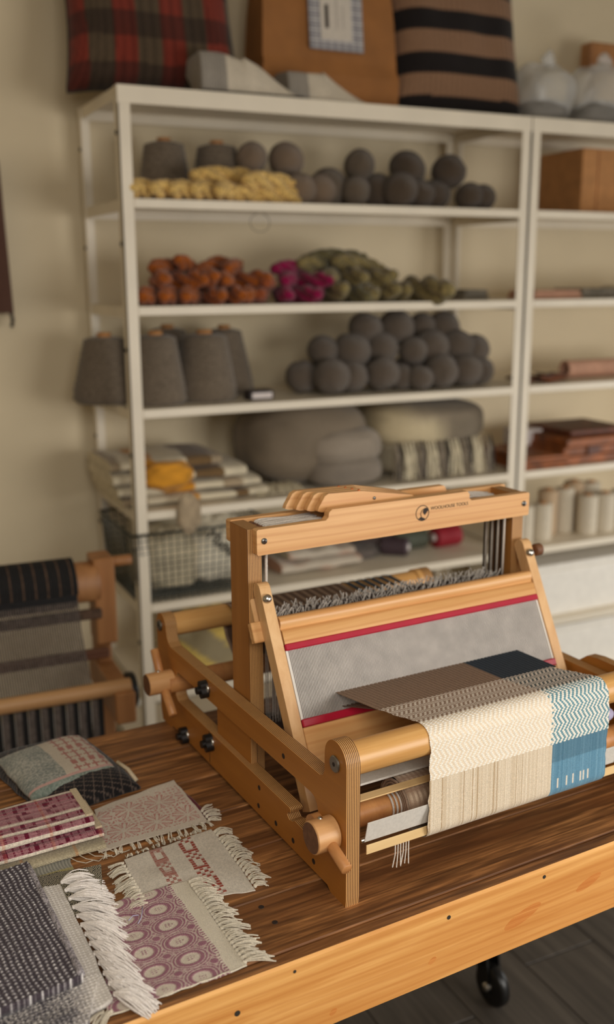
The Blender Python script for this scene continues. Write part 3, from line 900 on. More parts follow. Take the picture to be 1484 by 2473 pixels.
# ================================================================ textiles on the table
def troot(name, cx, cy, label, cat, z=0.0):
    o = empty(name, loom_pt(cx, cy, z), LYAW)
    tag(o, label, cat)
    o['cx'] = cx; o['cy'] = cy
    return o
def quad_grid(q, res):
    """q = corners front-left, front-right, back-right, back-left (table coords) -> X, Y, U, V (v runs front to back)"""
    (a, b, c, d) = [np.array(p, float) for p in q]
    nu = max(8, int(max(np.linalg.norm(b - a), np.linalg.norm(c - d)) / res)); nv = max(8, int(max(np.linalg.norm(d - a), np.linalg.norm(c - b)) / res))
    V, U = np.meshgrid(np.linspace(0, 1, nv), np.linspace(0, 1, nu), indexing='ij')
    Pq = (a * (1 - U)[..., None] + b * U[..., None]) * (1 - V)[..., None] + (d * (1 - U)[..., None] + c * U[..., None]) * V[..., None]
    return Pq[..., 0], Pq[..., 1], U, V
def lay(name, part, root, q, colfn, res=0.001, z0=0.0015, relief=None, wave=0.0015, seed=0, mat='weave', bulge=0.0, thick=0.0012):
    X, Y, U, V = quad_grid(q, res)
    col, h = colfn(X, Y, U, V)
    w = wave * (vnoise(X.shape, (4, 4), seed) + 1) * 0.5
    ew = 0.0012 * vnoise(X.shape, (9, 9), seed + 50)
    Z = z0 + w + h + bulge * (1 - (2 * U - 1) ** 4) ** .6 * (1 - (2 * V - 1) ** 4) ** .6
    P = np.stack([X + ew - root['cx'], Y + ew * .7 - root['cy'], Z], -1)
    return sheet(part, P, col, mat, root, thick=(0, 0, -thick))
def tassel(root, p, d, length, strands, spread, r, mat, lift=0.004, seed=0, knot=True, name='tassel', seg=6):
    """a knotted bunch of fringe threads lying on the table"""
    rr = random.Random(seed); m = MB()
    d = Vector((d[0], d[1], 0)).normalized(); n = Vector((-d.y, d.x, 0))
    p = Vector((p[0] - root['cx'], p[1] - root['cy'], p[2]))
    if knot:
        m.sphere(tuple(p + d * 0.002), (0.0018 + r, 0.0018 + r, 0.0016 + r), 8, 6)
    for k in range(strands):
        a = rr.uniform(-1, 1); ll = length * rr.uniform(0.8, 1.1); cu = rr.uniform(-.35, .35); zz = rr.uniform(0, 1)
        pts = []
        for i in range(seg):
            t = i / (seg - 1)
            off = a * spread * t ** 0.8 + cu * spread * math.sin(t * 3)
            z = p.z * (1 - t) ** 1.5 + (0.001 + lift * zz * math.sin(t * math.pi) + 0.0012 * zz)
            q = p + d * (ll * t) + n * off; q.z = z
            pts.append(q)
        m.tube(pts, r, 4, caps=False)
    return m.build(name, mat, root)
def fringe(root, a, b, n, d, length, strands, spread, r, mat, z=0.002, seed=0, jit=0.25, lift=0.004, knot=True):
    rr = random.Random(seed)
    for i in range(n):
        t = (i + .5) / n
        dd = (d[0] + rr.uniform(-jit, jit), d[1] + rr.uniform(-jit, jit))
        tassel(root, (a[0] + (b[0] - a[0]) * t, a[1] + (b[1] - a[1]) * t, z), dd, length * rr.uniform(.75, 1.15), strands, spread, r, mat, lift, seed * 100 + i, knot)
def hem_cord(root, pts, r, mat):
    MB().tube([(x - root['cx'], y - root['cy'], z) for x, y, z in pts], r, 6).build('selvedge', mat, root, True)

# --- mauve overshot sample
def pat_overshot(X, Y, U, V):
    px, py = 0.0425, 0.0335
    xs = X + 0.20; ys = Y - 0.002
    cu = ((xs / px + .5) % 1) - .5; cv = ((ys / py + .5) % 1) - .5
    d = np.sqrt((cu * px / 0.0215) ** 2 + (cv * py / 0.0165) ** 2)
    qu = ((xs / px) % 1) - .5; qv = ((ys / py) % 1) - .5
    d2 = np.sqrt((qu * px / 0.0125) ** 2 + (qv * py / 0.0105) ** 2)
    m = np.ones_like(X)
    m = np.where(d < 0.50, 0.08, m)
    tick = (d < 0.24) & (np.sin(xs * 2 * math.pi / 0.0038) > 0.1) & (np.sin(ys * 2 * math.pi / 0.0030) > -0.2)
    m = np.where(tick, 0.9, m)
    m = np.where((d > 0.50) & (d < 0.56), 0.6, m)
    for r0, w0 in ((0.80, .035), (0.98, .04), (1.14, .035)):
        m = np.where(np.abs(d - r0) < w0, 0.25, m)
    for r0, w0 in ((0.45, .06), (0.75, .05)):
        m = np.where((np.abs(d2 - r0) < w0) & (d > 1.0), 0.35, m)
    rib = 0.5 + 0.5 * np.sin(ys * 2 * math.pi / 0.0026)
    pick = 0.5 + 0.5 * np.sin(xs * 2 * math.pi / 0.0021)
    m = np.clip(m * (0.80 + 0.28 * pick) - 0.12 * rib * (m > .4), 0, 1)
    hem = X > -0.1695
    m = np.where(hem, 0.0, m)
    m = np.where((X > -0.1735) & ~hem, m * (np.sin(ys * 2 * math.pi / 0.0042) > -.3), m)
    nz = 0.06 * vnoise(X.shape, (60, 60), 4)
    col = mixc((212, 202, 182), (138, 84, 102), np.clip(m + nz * (m > .2), 0, 1))
    return col, 0.0009 * m * (0.5 + 0.5 * rib) + 0.0002 * pick
mv = troot('overshot_sample', -0.21, 0.05, 'mauve and cream overshot woven sample with cream fringe along one hem', 'textile sample')
lay('x', 'woven_panel', mv, [(-0.309, -0.037), (-0.1515, -0.040), (-0.1475, 0.142), (-0.256, 0.142)], pat_overshot, 0.0008, 0.002, wave=0.003, seed=2)
fringe(mv, (-0.152, -0.036), (-0.147, 0.140), 24, (1, -0.30), 0.030, 7, 0.0045, 0.00075, 'fringe_cream', 0.003, 11, lift=0.006)
fringe(mv, (-0.300, -0.034), (-0.312, -0.030), 3, (-0.7, -0.6), 0.030, 6, 0.006, 0.0007, 'fringe_cream', 0.003, 12)
hem_cord(mv, [(-0.309 + 0.158 * t, -0.0385 + 0.0008 * math.sin(40 * t), 0.003) for t in np.linspace(0, 1, 30)], 0.0011, 'fringe_cream')
mt = MB(); mt.tube([(-0.232 - mv['cx'], 0.084 - mv['cy'], .0075), (-0.226 - mv['cx'], 0.090 - mv['cy'], .009), (-0.222 - mv['cx'], 0.098 - mv['cy'], .009), (-0.216 - mv['cx'], 0.112 - mv['cy'], .008)], 0.0006, 5)
mt.tube([(-0.226 - mv['cx'], 0.098 - mv['cy'], .008), (-0.233 - mv['cx'], 0.099 - mv['cy'], .009), (-0.24 - mv['cx'], 0.094 - mv['cy'], .008)], 0.0006, 5)
mt.build('loose_thread', 'thread_lilac', mv, True)

# --- cream sample with two columns of rust-red blocks
def pat_blocks(X, Y, U, V):
    m = np.zeros_like(X)
    vy = V * 26
    r = np.floor(vy).astype(int)
    for uc, w, solid in ((0.345, 0.135, False), (0.665, 0.15, True)):
        t = (U - uc + w / 2) / w
        inb = (t > 0) & (t < 1)
        c = np.clip(np.floor(t * 4), 0, 3).astype(int)
        cell = np.where(((r // 2) % 4) < 2, (c + r) % 2 == 0, (c == 0) | (c == 3) | (r % 4 == 0))
        if not solid:
            cell = cell | ((np.sin(V * 2 * math.pi * 52) > 0.2) & ((r // 3) % 2 == 0))
            cell = cell & (np.sin(V * 2 * math.pi * 52) > -0.5)
        else:
            cell = cell & (np.sin(V * 2 * math.pi * 26) > -0.85)
        m = np.where(inb & cell, 1.0, m)
    m = m * (V > .02)
    th = 0.5 + 0.5 * np.sin(U * 2 * math.pi * 70)
    col = mixc((210, 200, 184), (146, 50, 32), m * (0.88 + 0.12 * th))
    col = col * (0.96 + 0.05 * vnoise(X.shape, (70, 70), 8))[..., None]
    return col, 0.0004 * m
bl = troot('block_sample', -0.14, 0.16, 'cream fringed sample with two rust-red columns of woven blocks', 'textile sample')
lay('x', 'woven_panel', bl, [(-0.208, 0.112), (-0.0800, 0.083), (-0.072, 0.236), (-0.2020, 0.224)], pat_blocks, 0.0009, 0.0015, wave=0.0025, seed=5)
fringe(bl, (-0.206, 0.118), (-0.203, 0.222), 14, (-1, -0.15), 0.026, 7, 0.004, 0.0007, 'fringe_cream', 0.002, 21)
fringe(bl, (-0.079, 0.086), (-0.073, 0.232), 16, (1, -0.25), 0.024, 7, 0.0045, 0.0007, 'fringe_cream', 0.002, 22, lift=0.007)
fringe(bl, (-0.200, 0.226), (-0.075, 0.238), 16, (0.1, 1), 0.008, 6, 0.003, 0.0006, 'fringe_cream', 0.002, 23, jit=.6, lift=0.004, knot=False)

# --- pink snowflake sample, on a dark red cloth
def pat_snow(X, Y, U, V):
    px, py = 0.047, 0.050
    sx = X + 0.203 + 0.5 * px * (np.floor((Y - 0.27) / py) % 2); sy = Y - 0.262
    cu = ((sx / px) % 1) - .5; cv = ((sy / py) % 1) - .5
    r = np.hypot(cu, cv) * 2; th = np.arctan2(cv, cu)
    wav = np.abs(np.sin(4 * th))
    pet = (np.abs(wav - (0.25 + 0.62 * np.clip(r, 0, 1))) < 0.17) & (r > .16) & (r < .95)
    rib = (np.abs(np.sin(4 * th)) < 0.16) & (r > .3) & (r < 0.85)
    oth = (r > 1.02) & (np.abs(np.sin(22 * cu) * np.sin(22 * cv)) > .55)
    m = np.clip(pet * 0.85 + rib * 0.7 + oth * .6, 0, .85) * ((V > .10) & (V < .88)) * (U > .02) * (U < .97)
    m = m * (0.75 + 0.35 * np.sin(Y * 2 * math.pi / 0.0022))
    col = mixc((200, 188, 172), (168, 84, 80), np.clip(m, 0, 1))
    return col, 0.0002 * m
rc = troot('red_cloth', -0.1, 0.32, 'plain dark red cloth peeking out beneath the pink snowflake sample', 'cloth')
lay('x', 'woven_panel', rc, [(-0.16, 0.275), (-0.0565, 0.268), (-0.066, 0.378), (-0.15, 0.37)], lambda X, Y, U, V: (np.full(X.shape + (3,), (104, 20, 30.)) * (0.92 + .1 * vnoise(X.shape, (40, 40), 2))[..., None], 0 * X), 0.002, 0.0012, wave=0.0008)
sn = troot('snowflake_sample', -0.15, 0.32, 'cream sample woven with pale pink snowflakes and plain cream hems', 'textile sample')
lay('x', 'woven_panel', sn, [(-0.226, 0.254), (-0.0680, 0.256), (-0.0675, 0.387), (-0.196, 0.366)], pat_snow, 0.0009, 0.0030, wave=0.003, seed=7)
fringe(sn, (-0.222, 0.252), (-0.066, 0.254), 14, (0.0, -1), 0.012, 6, 0.003, 0.0006, 'fringe_cream', 0.003, 31, jit=.7, lift=0.006, knot=False)
fringe(sn, (-0.067, 0.256), (-0.066, 0.29), 4, (1, 0.05), 0.022, 6, 0.004, 0.0006, 'fringe_cream', 0.003, 32, jit=.4)

# --- puffy pouch: dark plaid body, pale patterned flap
def pat_darkplaid(X, Y, U, V):
    l1 = np.abs(((X * 0.97 - Y * 0.24) / 0.0135) % 1 - .5) < 0.05
    l2 = np.abs(((Y * 0.97 + X * 0.24) / 0.0075) % 1 - .5) < 0.09
    m = np.clip(l1 * .5 + l2 * .5, 0, .6)
    return mixc((30, 28, 29), (150, 128, 112), m), 0.0007 * np.abs(np.sin(Y * 2 * math.pi / 0.0075))
def pat_flap(X, Y, U, V):
    sp = vnoise(X.shape, (90, 70), 3)
    col = np.full(X.shape + (3,), (186, 174, 156.))
    grey = (U < 0.44) | (V < 0.10)
    cold = np.clip(0.5 + 0.55 * sp + 0.25 * vnoise(X.shape, (6, 6), 9), 0, 1)
    col = np.where(grey[..., None], mixc((112, 118, 112), (176, 172, 160), cold), col)
    gu = (U - 0.55) / 0.45; gv = (V - 0.12) / 0.86
    rr_ = gv * 8.0; rw = np.floor(rr_).astype(int); cc = gu * 4.2 + 0.0
    fy = rr_ % 1; fx = cc % 1
    brick = (rw % 3 == 1) & (fx > .18) & (fx < .80) & (fy > .12) & (fy < .9)
    lines = (rw % 3 != 1) & ((np.abs(fx - .45) < .10) | ((np.abs(fy - .5) < .10) & (np.abs(fx - .45) < .42)))
    red = (brick | lines) & (gu > 0) & (gv > 0) & (gu < .98)
    stri = 0.75 + 0.25 * np.sin(V * 2 * math.pi * 80)
    col = mixc(col, (146, 62, 58), red * 0.82 * stri)
    lip = (V > .09) & (V < .12)
    col = np.where(lip[..., None], np.array((186, 150, 140.)), col)
    green = V < 0.09
    col = np.where(green[..., None], mixc((110, 124, 114), (150, 156, 146), cold), col)
    return col, 0.0003 * sp
po = troot('zip_pouch', -0.21, 0.49, 'puffy pouch with a pale flap of red bricks over a black plaid body', 'pouch')
lay('x', 'pouch_body', po, [(-0.262, 0.372), (-0.118, 0.392), (-0.146, 0.594), (-0.306, 0.590)], pat_darkplaid, 0.0016, 0.004, wave=0.002, seed=3, bulge=0.026, thick=0.0035, mat='weave_soft')
lay('x', 'flap', po, [(-0.274, 0.400), (-0.139, 0.424), (-0.156, 0.576), (-0.292, 0.552)], pat_flap, 0.0010, 0.019, wave=0.002, seed=4, bulge=0.0165, thick=0.003)
MB().tube([(-0.134 - po['cx'], 0.448 - po['cy'], .024), (-0.124 - po['cx'], 0.428 - po['cy'], .018), (-0.119 - po['cx'], 0.405 - po['cy'], .009)], 0.0032, 8).build('zip_tab', 'fringe_beige', po, True)

# --- folded towels
def fold_slab(name, root, x0, x1, y0, y1, z0, z1, colfn, mat='weave_soft', nx=160, na=90, e=0.55, wob=0.0018, seed=0, taper=0.0, cap='fringe_beige'):
    A = np.linspace(0, 2 * math.pi, na); Xs = np.linspace(x0, x1, nx)
    AA, XX = np.meshgrid(A, Xs, indexing='ij')
    cy, hy, cz, hz = (y0 + y1) / 2, (y1 - y0) / 2, (z0 + z1) / 2, (z1 - z0) / 2
    ca, sa = np.cos(AA), np.sin(AA)
    n1 = vnoise(AA.shape, (3, 5), seed); n1[-1] = n1[0]
    hz_ = hz + wob * n1
    Yc = cy + (hy + wob * 0.6 * n1) * np.sign(ca) * np.abs(ca) ** e
    Zc = cz + hz_ * np.sign(sa) * np.abs(sa) ** e
    Zc = np.maximum(Zc, z0)
    P = np.stack([XX - root['cx'], Yc - root['cy'], Zc], -1)
    col, h = colfn(XX, Yc, Zc, AA)
    P[..., 2] += h * np.maximum(np.sin(AA), 0)
    o = sheet(name, P, col, mat, root)
    # closed ends
    for k, fl in ((0, False), (nx - 1, True)):
        m = MB(); ring = [tuple(p) for p in P[:-1, k]]
        c = tuple(P[:-1, k].mean(0)); nn = len(ring)
        m.add(ring + [c], [((i + 1) % nn, i, nn) if not fl else (i, (i + 1) % nn, nn) for i in range(nn)])
        m.build('fold_end', cap, o)
    return o
def pat_burgundy(seed, off):
    t = np.random.default_rng(seed).uniform(0, 1, 50)
    def f(X, Y, Z, A):
        s = (Y + off) / 0.0105
        k = np.floor(s).astype(int)
        fx = (X / 0.0016) % 1; fy = (Y / 0.0013) % 1
        base = mixc((112, 42, 58), (190, 150, 150), ((fx > .62) | (fy > .70)) * .75)
        wht = ((k % 7 == 0) & (((Y + off) / 0.0105) % 1 < .6)) | ((k % 7 == 2) & (((Y + off) / 0.0105) % 1 < .5)) | ((np.cos(A) < -0.95) & (np.sin(A) < .15))
        base = np.where(wht[..., None], np.array((214, 202, 184.)), base)
        bar = (np.abs(((X + .01 * (k % 2)) / 0.040) % 1 - .5) < .07) & ~wht
        base = np.where(bar[..., None], np.array((96, 14, 40.)), base)
        tan = (np.abs((X / 0.062) % 1 - .5) < .035)
        base = mixc(base, (190, 120, 90), tan * .35)
        return base, 0.0006 * np.sin(Y * 2 * math.pi / 0.0105)
    return f
plain('wine_cloth', (110, 36, 54), 0.95, var=0.15, scale=300)
for z0, z1, y0, y1, x1, sd, lab in ((0.0135, 0.026, 0.268, 0.372, -0.2125, 1, 'burgundy and cream plaid towel folded beneath its twin on the beige towel'), (0.0263, 0.042, 0.278, 0.372, -0.2215, 2, 'burgundy and cream plaid towel folded on top of the towel pile')):
    rt_ = troot('folded_towel', -0.30, 0.32, lab, 'towel')
    fold_slab('towel_fold', rt_, -0.50, x1, y0, y1, z0, z1, pat_burgundy(sd, .003 * sd), nx=330, na=150, seed=sd, cap='wine_cloth')
    o = MB().box((x1 - 0.008 + 0.30, y0 + 0.012 - .32, z1 - 0.003), (x1 + 0.0015 + 0.30, y0 + 0.09 - .32, z1 + 0.0008), 0.0005).build('selvedge', 'fringe_beige', rt_)
bt = troot('folded_towel', -0.30, 0.29, 'beige twill towel folded under the burgundy plaid towels', 'towel')
def pat_beige(X, Y, Z, A):
    tw = np.sin((X + Y * 1.2 + Z) * 2 * math.pi / 0.0034)
    col = mixc((150, 138, 112), (188, 176, 148), tw * .5 + .5)
    return mixc(col, (190, 130, 80), (np.abs((X / 0.07) % 1 - .4) < .03) * .5), 0.0003 * tw
fold_slab('towel_fold', bt, -0.50, -0.213, 0.259, 0.365, 0.001, 0.0132, pat_beige, nx=220, na=110, seed=9, cap='fringe_beige')
th = MB()
for i in range(5):
    x = -0.262 + 0.012 * i - bt['cx']
    th.tube([(x, 0.259 - bt['cy'], .006), (x + .006, 0.250 - bt['cy'], .004), (x + .016 + .004 * (i % 3), 0.243 - bt['cy'] - .004 * (i % 2), .002), (x + .028, 0.246 - bt['cy'], .001)], 0.0005, 4)
th.build('loose_thread', 'fringe_cream', bt)
def pat_greyyellow(X, Y, U, V):
    col = mixc((118, 116, 106), (166, 162, 148), 0.5 + 0.5 * np.sin(X * 2 * math.pi / 0.0042))
    yel = (V < .22) | (V > .86)
    return mixc(col, (178, 164, 92), yel * .75), 0.0008 * np.abs(np.sin(X * 2 * math.pi / 0.0042))
gy = troot('grey_cloth', -0.32, 0.26, 'ribbed grey cloth edged with yellow under the beige towel', 'cloth')
lay('x', 'woven_panel', gy, [(-0.45, 0.228), (-0.264, 0.232), (-0.260, 0.284), (-0.45, 0.290)], pat_greyyellow, 0.0012, 0.002, wave=0.002, seed=6)
def pat_diamond(X, Y, U, V):
    a = np.abs(((X / 0.018) % 1) - .5) * 2; b = np.abs(((Y / 0.018) % 1) - .5) * 2
    d = ((a + b) * 2.6) % 1
    return mixc((26, 28, 24), (176, 164, 138), (d < .46) * 1.0), 0.0003 * (d < .46)
dm = troot('diamond_cloth', -0.28, 0.19, 'black and cream diamond twill cloth tucked under the white fringe', 'cloth')
lay('x', 'woven_panel', dm, [(-0.335, 0.140), (-0.2570, 0.138), (-0.2310, 0.224), (-0.33, 0.243)], pat_diamond, 0.0009, 0.0045, wave=0.004, seed=8)

# --- tweed blanket with white border and thick fringe
def dots(a, b, pa, pb, wa=.30, wb=.36):
    """bobbles on a staggered grid, 0..1"""
    ia = np.floor(a / pa); fa = a / pa - ia - .5
    fb = ((b / pb + .5 * (ia % 2)) % 1) - .5
    return np.exp(-(fa / wa) ** 2 * 1.6 - (fb / wb) ** 2 * 1.6)
def pat_white(X, Y, U, V):
    k = dots(X, Y + .4 * X, 0.0050, 0.0046, .30, .26)
    sp = vnoise(X.shape, (170, 120), 21)
    dark = np.clip((-0.312 - X) / 0.045, 0, 1) * (Y < 0.03)
    dk = np.clip(dark * .9 + dark * sp * 1.3, 0, 1)
    band = (np.abs((Y + 0.040) - (X + .40) * .22) < .006) & (X < -0.335)
    dk = np.where(band, np.clip(dk * .6 + .45, 0, 1), dk)
    col = mixc((232, 224, 214), (66, 62, 70), dk * (1 - .75 * k))
    col = col * (0.90 + 0.10 * k)[..., None]
    return col, 0.0015 * k
def pat_tweed(X, Y, U, V):
    s = X * 0.995 + Y * 0.06; t = Y * 0.995 - X * 0.06
    k = dots(s, t, 0.0064, 0.0056, .34, .40)
    sp = vnoise(X.shape, (230, 190), 31)
    c = np.clip(k * 1.15 - 0.20 + sp * 0.40, 0, 1)
    return mixc((64, 56, 62), (220, 216, 212), c), 0.0019 * k
plain('tweed_edge', (128, 122, 124), .95, var=.55, scale=420, bmp=.5)
tw = troot('tweed_blanket', -0.36, 0.1, 'folded grey and white tweed blanket with chunky white fringe', 'blanket')
lay('x', 'white_border', tw, [(-0.372, -0.046), (-0.297, -0.022), (-0.2890, 0.205), (-0.40, 0.222)], pat_white, 0.0011, 0.0070, wave=0.003, seed=10, thick=0.006)
lay('x', 'front_border', tw, [(-0.50, -0.060), (-0.330, -0.044), (-0.298, 0.020), (-0.50, 0.03)], pat_white, 0.0011, 0.0095, wave=0.002, seed=13, thick=0.006)
lay('x', 'tweed_fold', tw, [(-0.52, -0.012), (-0.3185, 0.012), (-0.3200, 0.247), (-0.52, 0.232)], pat_tweed, 0.0010, 0.021, wave=0.004, seed=11, thick=0.012, mat='weave_soft')
MB().tube([(-0.3195 - tw['cx'], 0.013 + 0.233 * t - tw['cy'], 0.021 + 0.001 * math.sin(30 * t)) for t in np.linspace(0, 1, 40)], 0.0042, 8).build('fold_edge', 'tweed_edge', tw, True)
tl = []
for q in range(13):
    t_ = q / 12
    tl.append((-0.2895 - 0.006 * t_, 0.203 - 0.222 * t_, .95 - .42 * math.sin(min(1, t_ * 1.3) * 2.0) + (.3 if t_ > .9 else 0), .12 - 1.0 * math.sin(min(1, t_ * 1.3) * 1.6), .044 + .014 * math.sin(t_ * 3)))
for i, (x, y, dx, dy, ln) in enumerate(tl):
    tassel(tw, (x, y, 0.0105), (dx, dy), ln, 60, 0.013, 0.0007, 'fringe_white', 0.011, 300 + i)
# ================================================================ shelving along the wall
SY0, SDEP, PW = 2.60, 0.42, 0.033
SZ = [1.938, 1.666, 1.393, 1.120, 0.837, 0.569, 0.297, 0.075]
def shelving(x0, width, label):
    u = empty('shelving_unit', (x0, SY0, 0)); tag(u, label, 'shelf', 'white metal shelving')
    for (px, py) in ((0, 0), (width - PW, 0), (0, SDEP - PW), (width - PW, SDEP - PW)):
        p = MB()
        # folded angle posts: an L of sheet metal
        yf = py if py == 0 else py + PW - 0.004
        p.box((px, yf, 0.0), (px + PW, yf + 0.004, SZ[0]), 0.0006)
        xs = px if px == 0 else px + PW - 0.004
        p.box((xs, py, 0.0), (xs + 0.004, py + PW, SZ[0]), 0.0006)
        po_ = p.build('post', 'white_metal', u)
        for z in SZ[1:-1]:
            b = MB(); xo = 0.0 if px == 0 else width
            b.cyl((xo - 0.003, py + PW / 2, z + 0.16), (xo + 0.003, py + PW / 2, z + 0.16), 0.006, 10)
            b.build('bolt', 'screw_dark', po_, True)
    for i, z in enumerate(SZ):
        hh = 0.043 if i == 0 else 0.023
        s = MB()
        s.box((0.004, 0.004, z - 0.003), (width - 0.004, SDEP - 0.004, z))
        s.box((0.0 if i == 0 else PW, -0.001, z - hh), (width if i == 0 else width - PW, 0.004, z + 0.0005), 0.001)
        s.box((0.004, SDEP - 0.005, z - 0.03), (width - 0.004, SDEP - 0.001, z))
        s.box((0.0045, 0.03, z - 0.03), (0.0075, SDEP - 0.03, z)); s.box((width - 0.0075, 0.03, z - 0.03), (width - 0.0045, SDEP - 0.03, z))
        s.build('shelf_board', 'white_metal', u)
    return u
UX0, UW = 0.729, 1.289
shelving(UX0, UW, 'white metal shelving unit loaded with wool, skeins and blankets')
shelving(UX0 + UW + 0.003, UW, 'white metal shelving unit with a carton, leather folders and pale spools')

# ---- yarn, cones, skeins
for nm, c in (('wool_taupe', (128, 108, 88)), ('wool_dark', (84, 70, 56)), ('wool_char', (98, 86, 74)), ('wool_brown', (104, 90, 74)), ('wool_yellow', (204, 164, 98)), ('wool_orange', (142, 75, 25)),
              ('wool_rust', (128, 66, 36)), ('wool_magenta', (124, 14, 60)), ('wool_olive', (122, 108, 70)), ('wool_olive_dark', (92, 84, 56))):
    yarn(nm, c)
yarn('cone_grey', (108, 96, 82), 200, 0.18, True)
plain('cardboard', (176, 124, 74), 0.85, var=0.06, scale=30)
def ball_mesh(seed, mat):
    r_ = np.random.default_rng(seed)
    nu, nv = 40, 26
    m = MB(); m.sphere((0, 0, 0), 1.0, nu, nv)
    V = np.array(m.v)
    axes = r_.normal(size=(5, 3)); axes /= np.linalg.norm(axes, axis=1)[:, None]
    h = np.zeros(len(V))
    for a in axes:
        d = V @ a
        h = np.maximum(h, (np.abs(d) < .38) * (0.06 + 0.022 * np.abs(np.sin(d * 26))) * np.clip(1 - (d / .38) ** 2, 0, 1) ** .3)
    V = V * (0.93 + h)[:, None]
    m.v = [tuple(p) for p in V]
    me = bpy.data.meshes.new('yarn_ball'); me.from_pydata(m.v, [], m.f); me.materials.append(MATS[mat])
    me.polygons.foreach_set('use_smooth', [True] * len(me.polygons)); me.update()
    return me
BALLS = {}
def ball(x, y, z, r, mat, label, group, sq=(1, 1, 1)):
    k = (mat, random.randint(0, 2))
    if k not in BALLS: BALLS[k] = ball_mesh(len(BALLS) * 7 + 3, mat)
    o = bpy.data.objects.new('yarn_ball', BALLS[k]); C.objects.link(o)
    o.location = (x, y, z); o.scale = (r * sq[0] * random.uniform(.93, 1.06), r * sq[1], r * sq[2] * random.uniform(.92, 1.0))
    o.rotation_euler = (random.uniform(-.5, .5), random.uniform(-.5, .5), random.uniform(0, 6))
    tag(o, label, 'yarn', group)
z = SZ[1]
lt = ('taupe ball of wool on the uppermost open shelf beside the yellow skeins', 'taupe wool balls on the uppermost open shelf')
for x, y, zz, r in ((1.17, 2.84, z + .048, .05), (1.175, 2.80, z + .135, .048), (1.285, 2.80, z + .136, .053), (1.285, 2.84, z + .048, .052), (1.300, 2.74, z + .05, .049), (1.375, 2.76, z + .048, .049), (1.425, 2.80, z + .062, .06), (1.485, 2.74, z + .05, .046), (1.53, 2.80, z + .13, .05), (1.50, 2.84, z + .05, .05)):
    ball(x, y, zz, r, 'wool_taupe' if x < 1.4 else 'wool_brown', *lt)
ld = ('dark brown ball of wool at the far end of the uppermost open shelf', 'dark brown wool balls on the uppermost open shelf')
for x, y, zz, r in ((1.585, 2.78, z + .055, .056), (1.625, 2.72, z + .056, .056), (1.70, 2.80, z + .128, .058), (1.72, 2.76, z + .05, .05), (1.80, 2.80, z + .052, .052), (1.84, 2.78, z + .122, .056), (1.885, 2.73, z + .046, .046), (1.945, 2.74, z + .045, .042), (1.675, 2.86, z + .052, .052)):
    ball(x, y, zz, r, 'wool_dark', *ld, sq=(1, 1, .96))
z = SZ[3]
lc = ('charcoal ball of wool heaped on the shelf directly above the blankets', 'charcoal wool balls above the blankets')
row1 = [(1.315, 2.76), (1.375, 2.68), (1.395, 2.79), (1.455, 2.70), (1.49, 2.80), (1.555, 2.69), (1.59, 2.79), (1.63, 2.70), (1.675, 2.66), (1.69, 2.77), (1.765, 2.68), (1.79, 2.79), (1.865, 2.69), (1.89, 2.80), (1.945, 2.72)]
for i, (x, y) in enumerate(row1):
    r = (.052, .056, .05, .05, .052, .056, .05, .043, .041, .05, .056, .05, .055, .05, .046)[i]
    ball(x, y, z + r * .98, r, 'wool_char', *lc)
for x, y, zz, r in ((1.385, 2.76, .128, .048), (1.475, 2.74, .125, .060), (1.585, 2.75, .128, .055), (1.685, 2.72, .118, .047), (1.765, 2.74, .128, .058), (1.865, 2.74, .130, .055), (1.945, 2.76, .112, .052), (1.545, 2.78, .190, .052), (1.655, 2.78, .188, .060), (1.765, 2.80, .190, .045), (1.845, 2.80, .182, .058)):
    ball(x, y, z + zz, r, 'wool_char', *lc)

def cone(x, y, z, rb, rt, h, label, group):
    o = empty('yarn_cone', (x, y, z)); tag(o, label, 'yarn', group)
    m = MB()
    prof = [(rb * .90, 0.0), (rb, 0.012), (rb * .985, 0.03)] + [(rb + (rt - rb) * t, 0.03 + (h - 0.045) * t) for t in np.linspace(0.05, 1, 22)] + [(rt * .95, h - 0.006), (rt * .6, h), (rt * .3, h)]
    n = 40; vs = []; fs = []
    for k, (r, zz) in enumerate(prof):
        for i in range(n):
            a = 2 * math.pi * i / n
            w = 0.0014 * math.sin(k * 2.4 + a * 2)
            vs.append(((r + w) * math.cos(a), (r + w) * math.sin(a), zz))
    for k in range(len(prof) - 1):
        for i in range(n):
            fs.append((k * n + i, k * n + (i + 1) % n, (k + 1) * n + (i + 1) % n, (k + 1) * n + i))
    fs.append(tuple(range(n - 1, -1, -1)))
    m.add(vs, fs)
    m.build('yarn_body', 'cone_grey', o, True)
    MB().cyl((0, 0, h - 0.01), (0, 0, h + 0.012), rt * .34, 20).build('cone_core', 'cardboard', o, True)
for (x, y, rb, rt_c, h), lab in zip(((0.725, 2.83, .095, .060, .185), (0.842, 2.72, .082, .058, .192), (0.935, 2.90, .085, .056, .20), (0.995, 2.745, .092, .066, .190), (1.11, 2.885, .088, .055, .195)), ('grey wool cone poking out past the end post of the shelving', 'grey wool cone standing right behind the front end post', 'grey wool cone wedged behind two others, only its shoulder showing', 'widest grey wool cone, standing clear in front of its neighbours', 'grey wool cone at the back, behind the small labelled box')):
    cone(x, y, SZ[3], rb, rt_c, h, lab, 'grey wool cones above the blankets')
for x, y, lab in ((0.935, 2.87, 'grey wool cone standing alone behind the end of the yellow skeins'), (1.095, 2.87, 'grey wool cone behind the yellow skeins, next to a taupe ball')):
    cone(x, y, SZ[1], .078, .058, .175, lab, 'grey wool cones behind the yellow skeins')

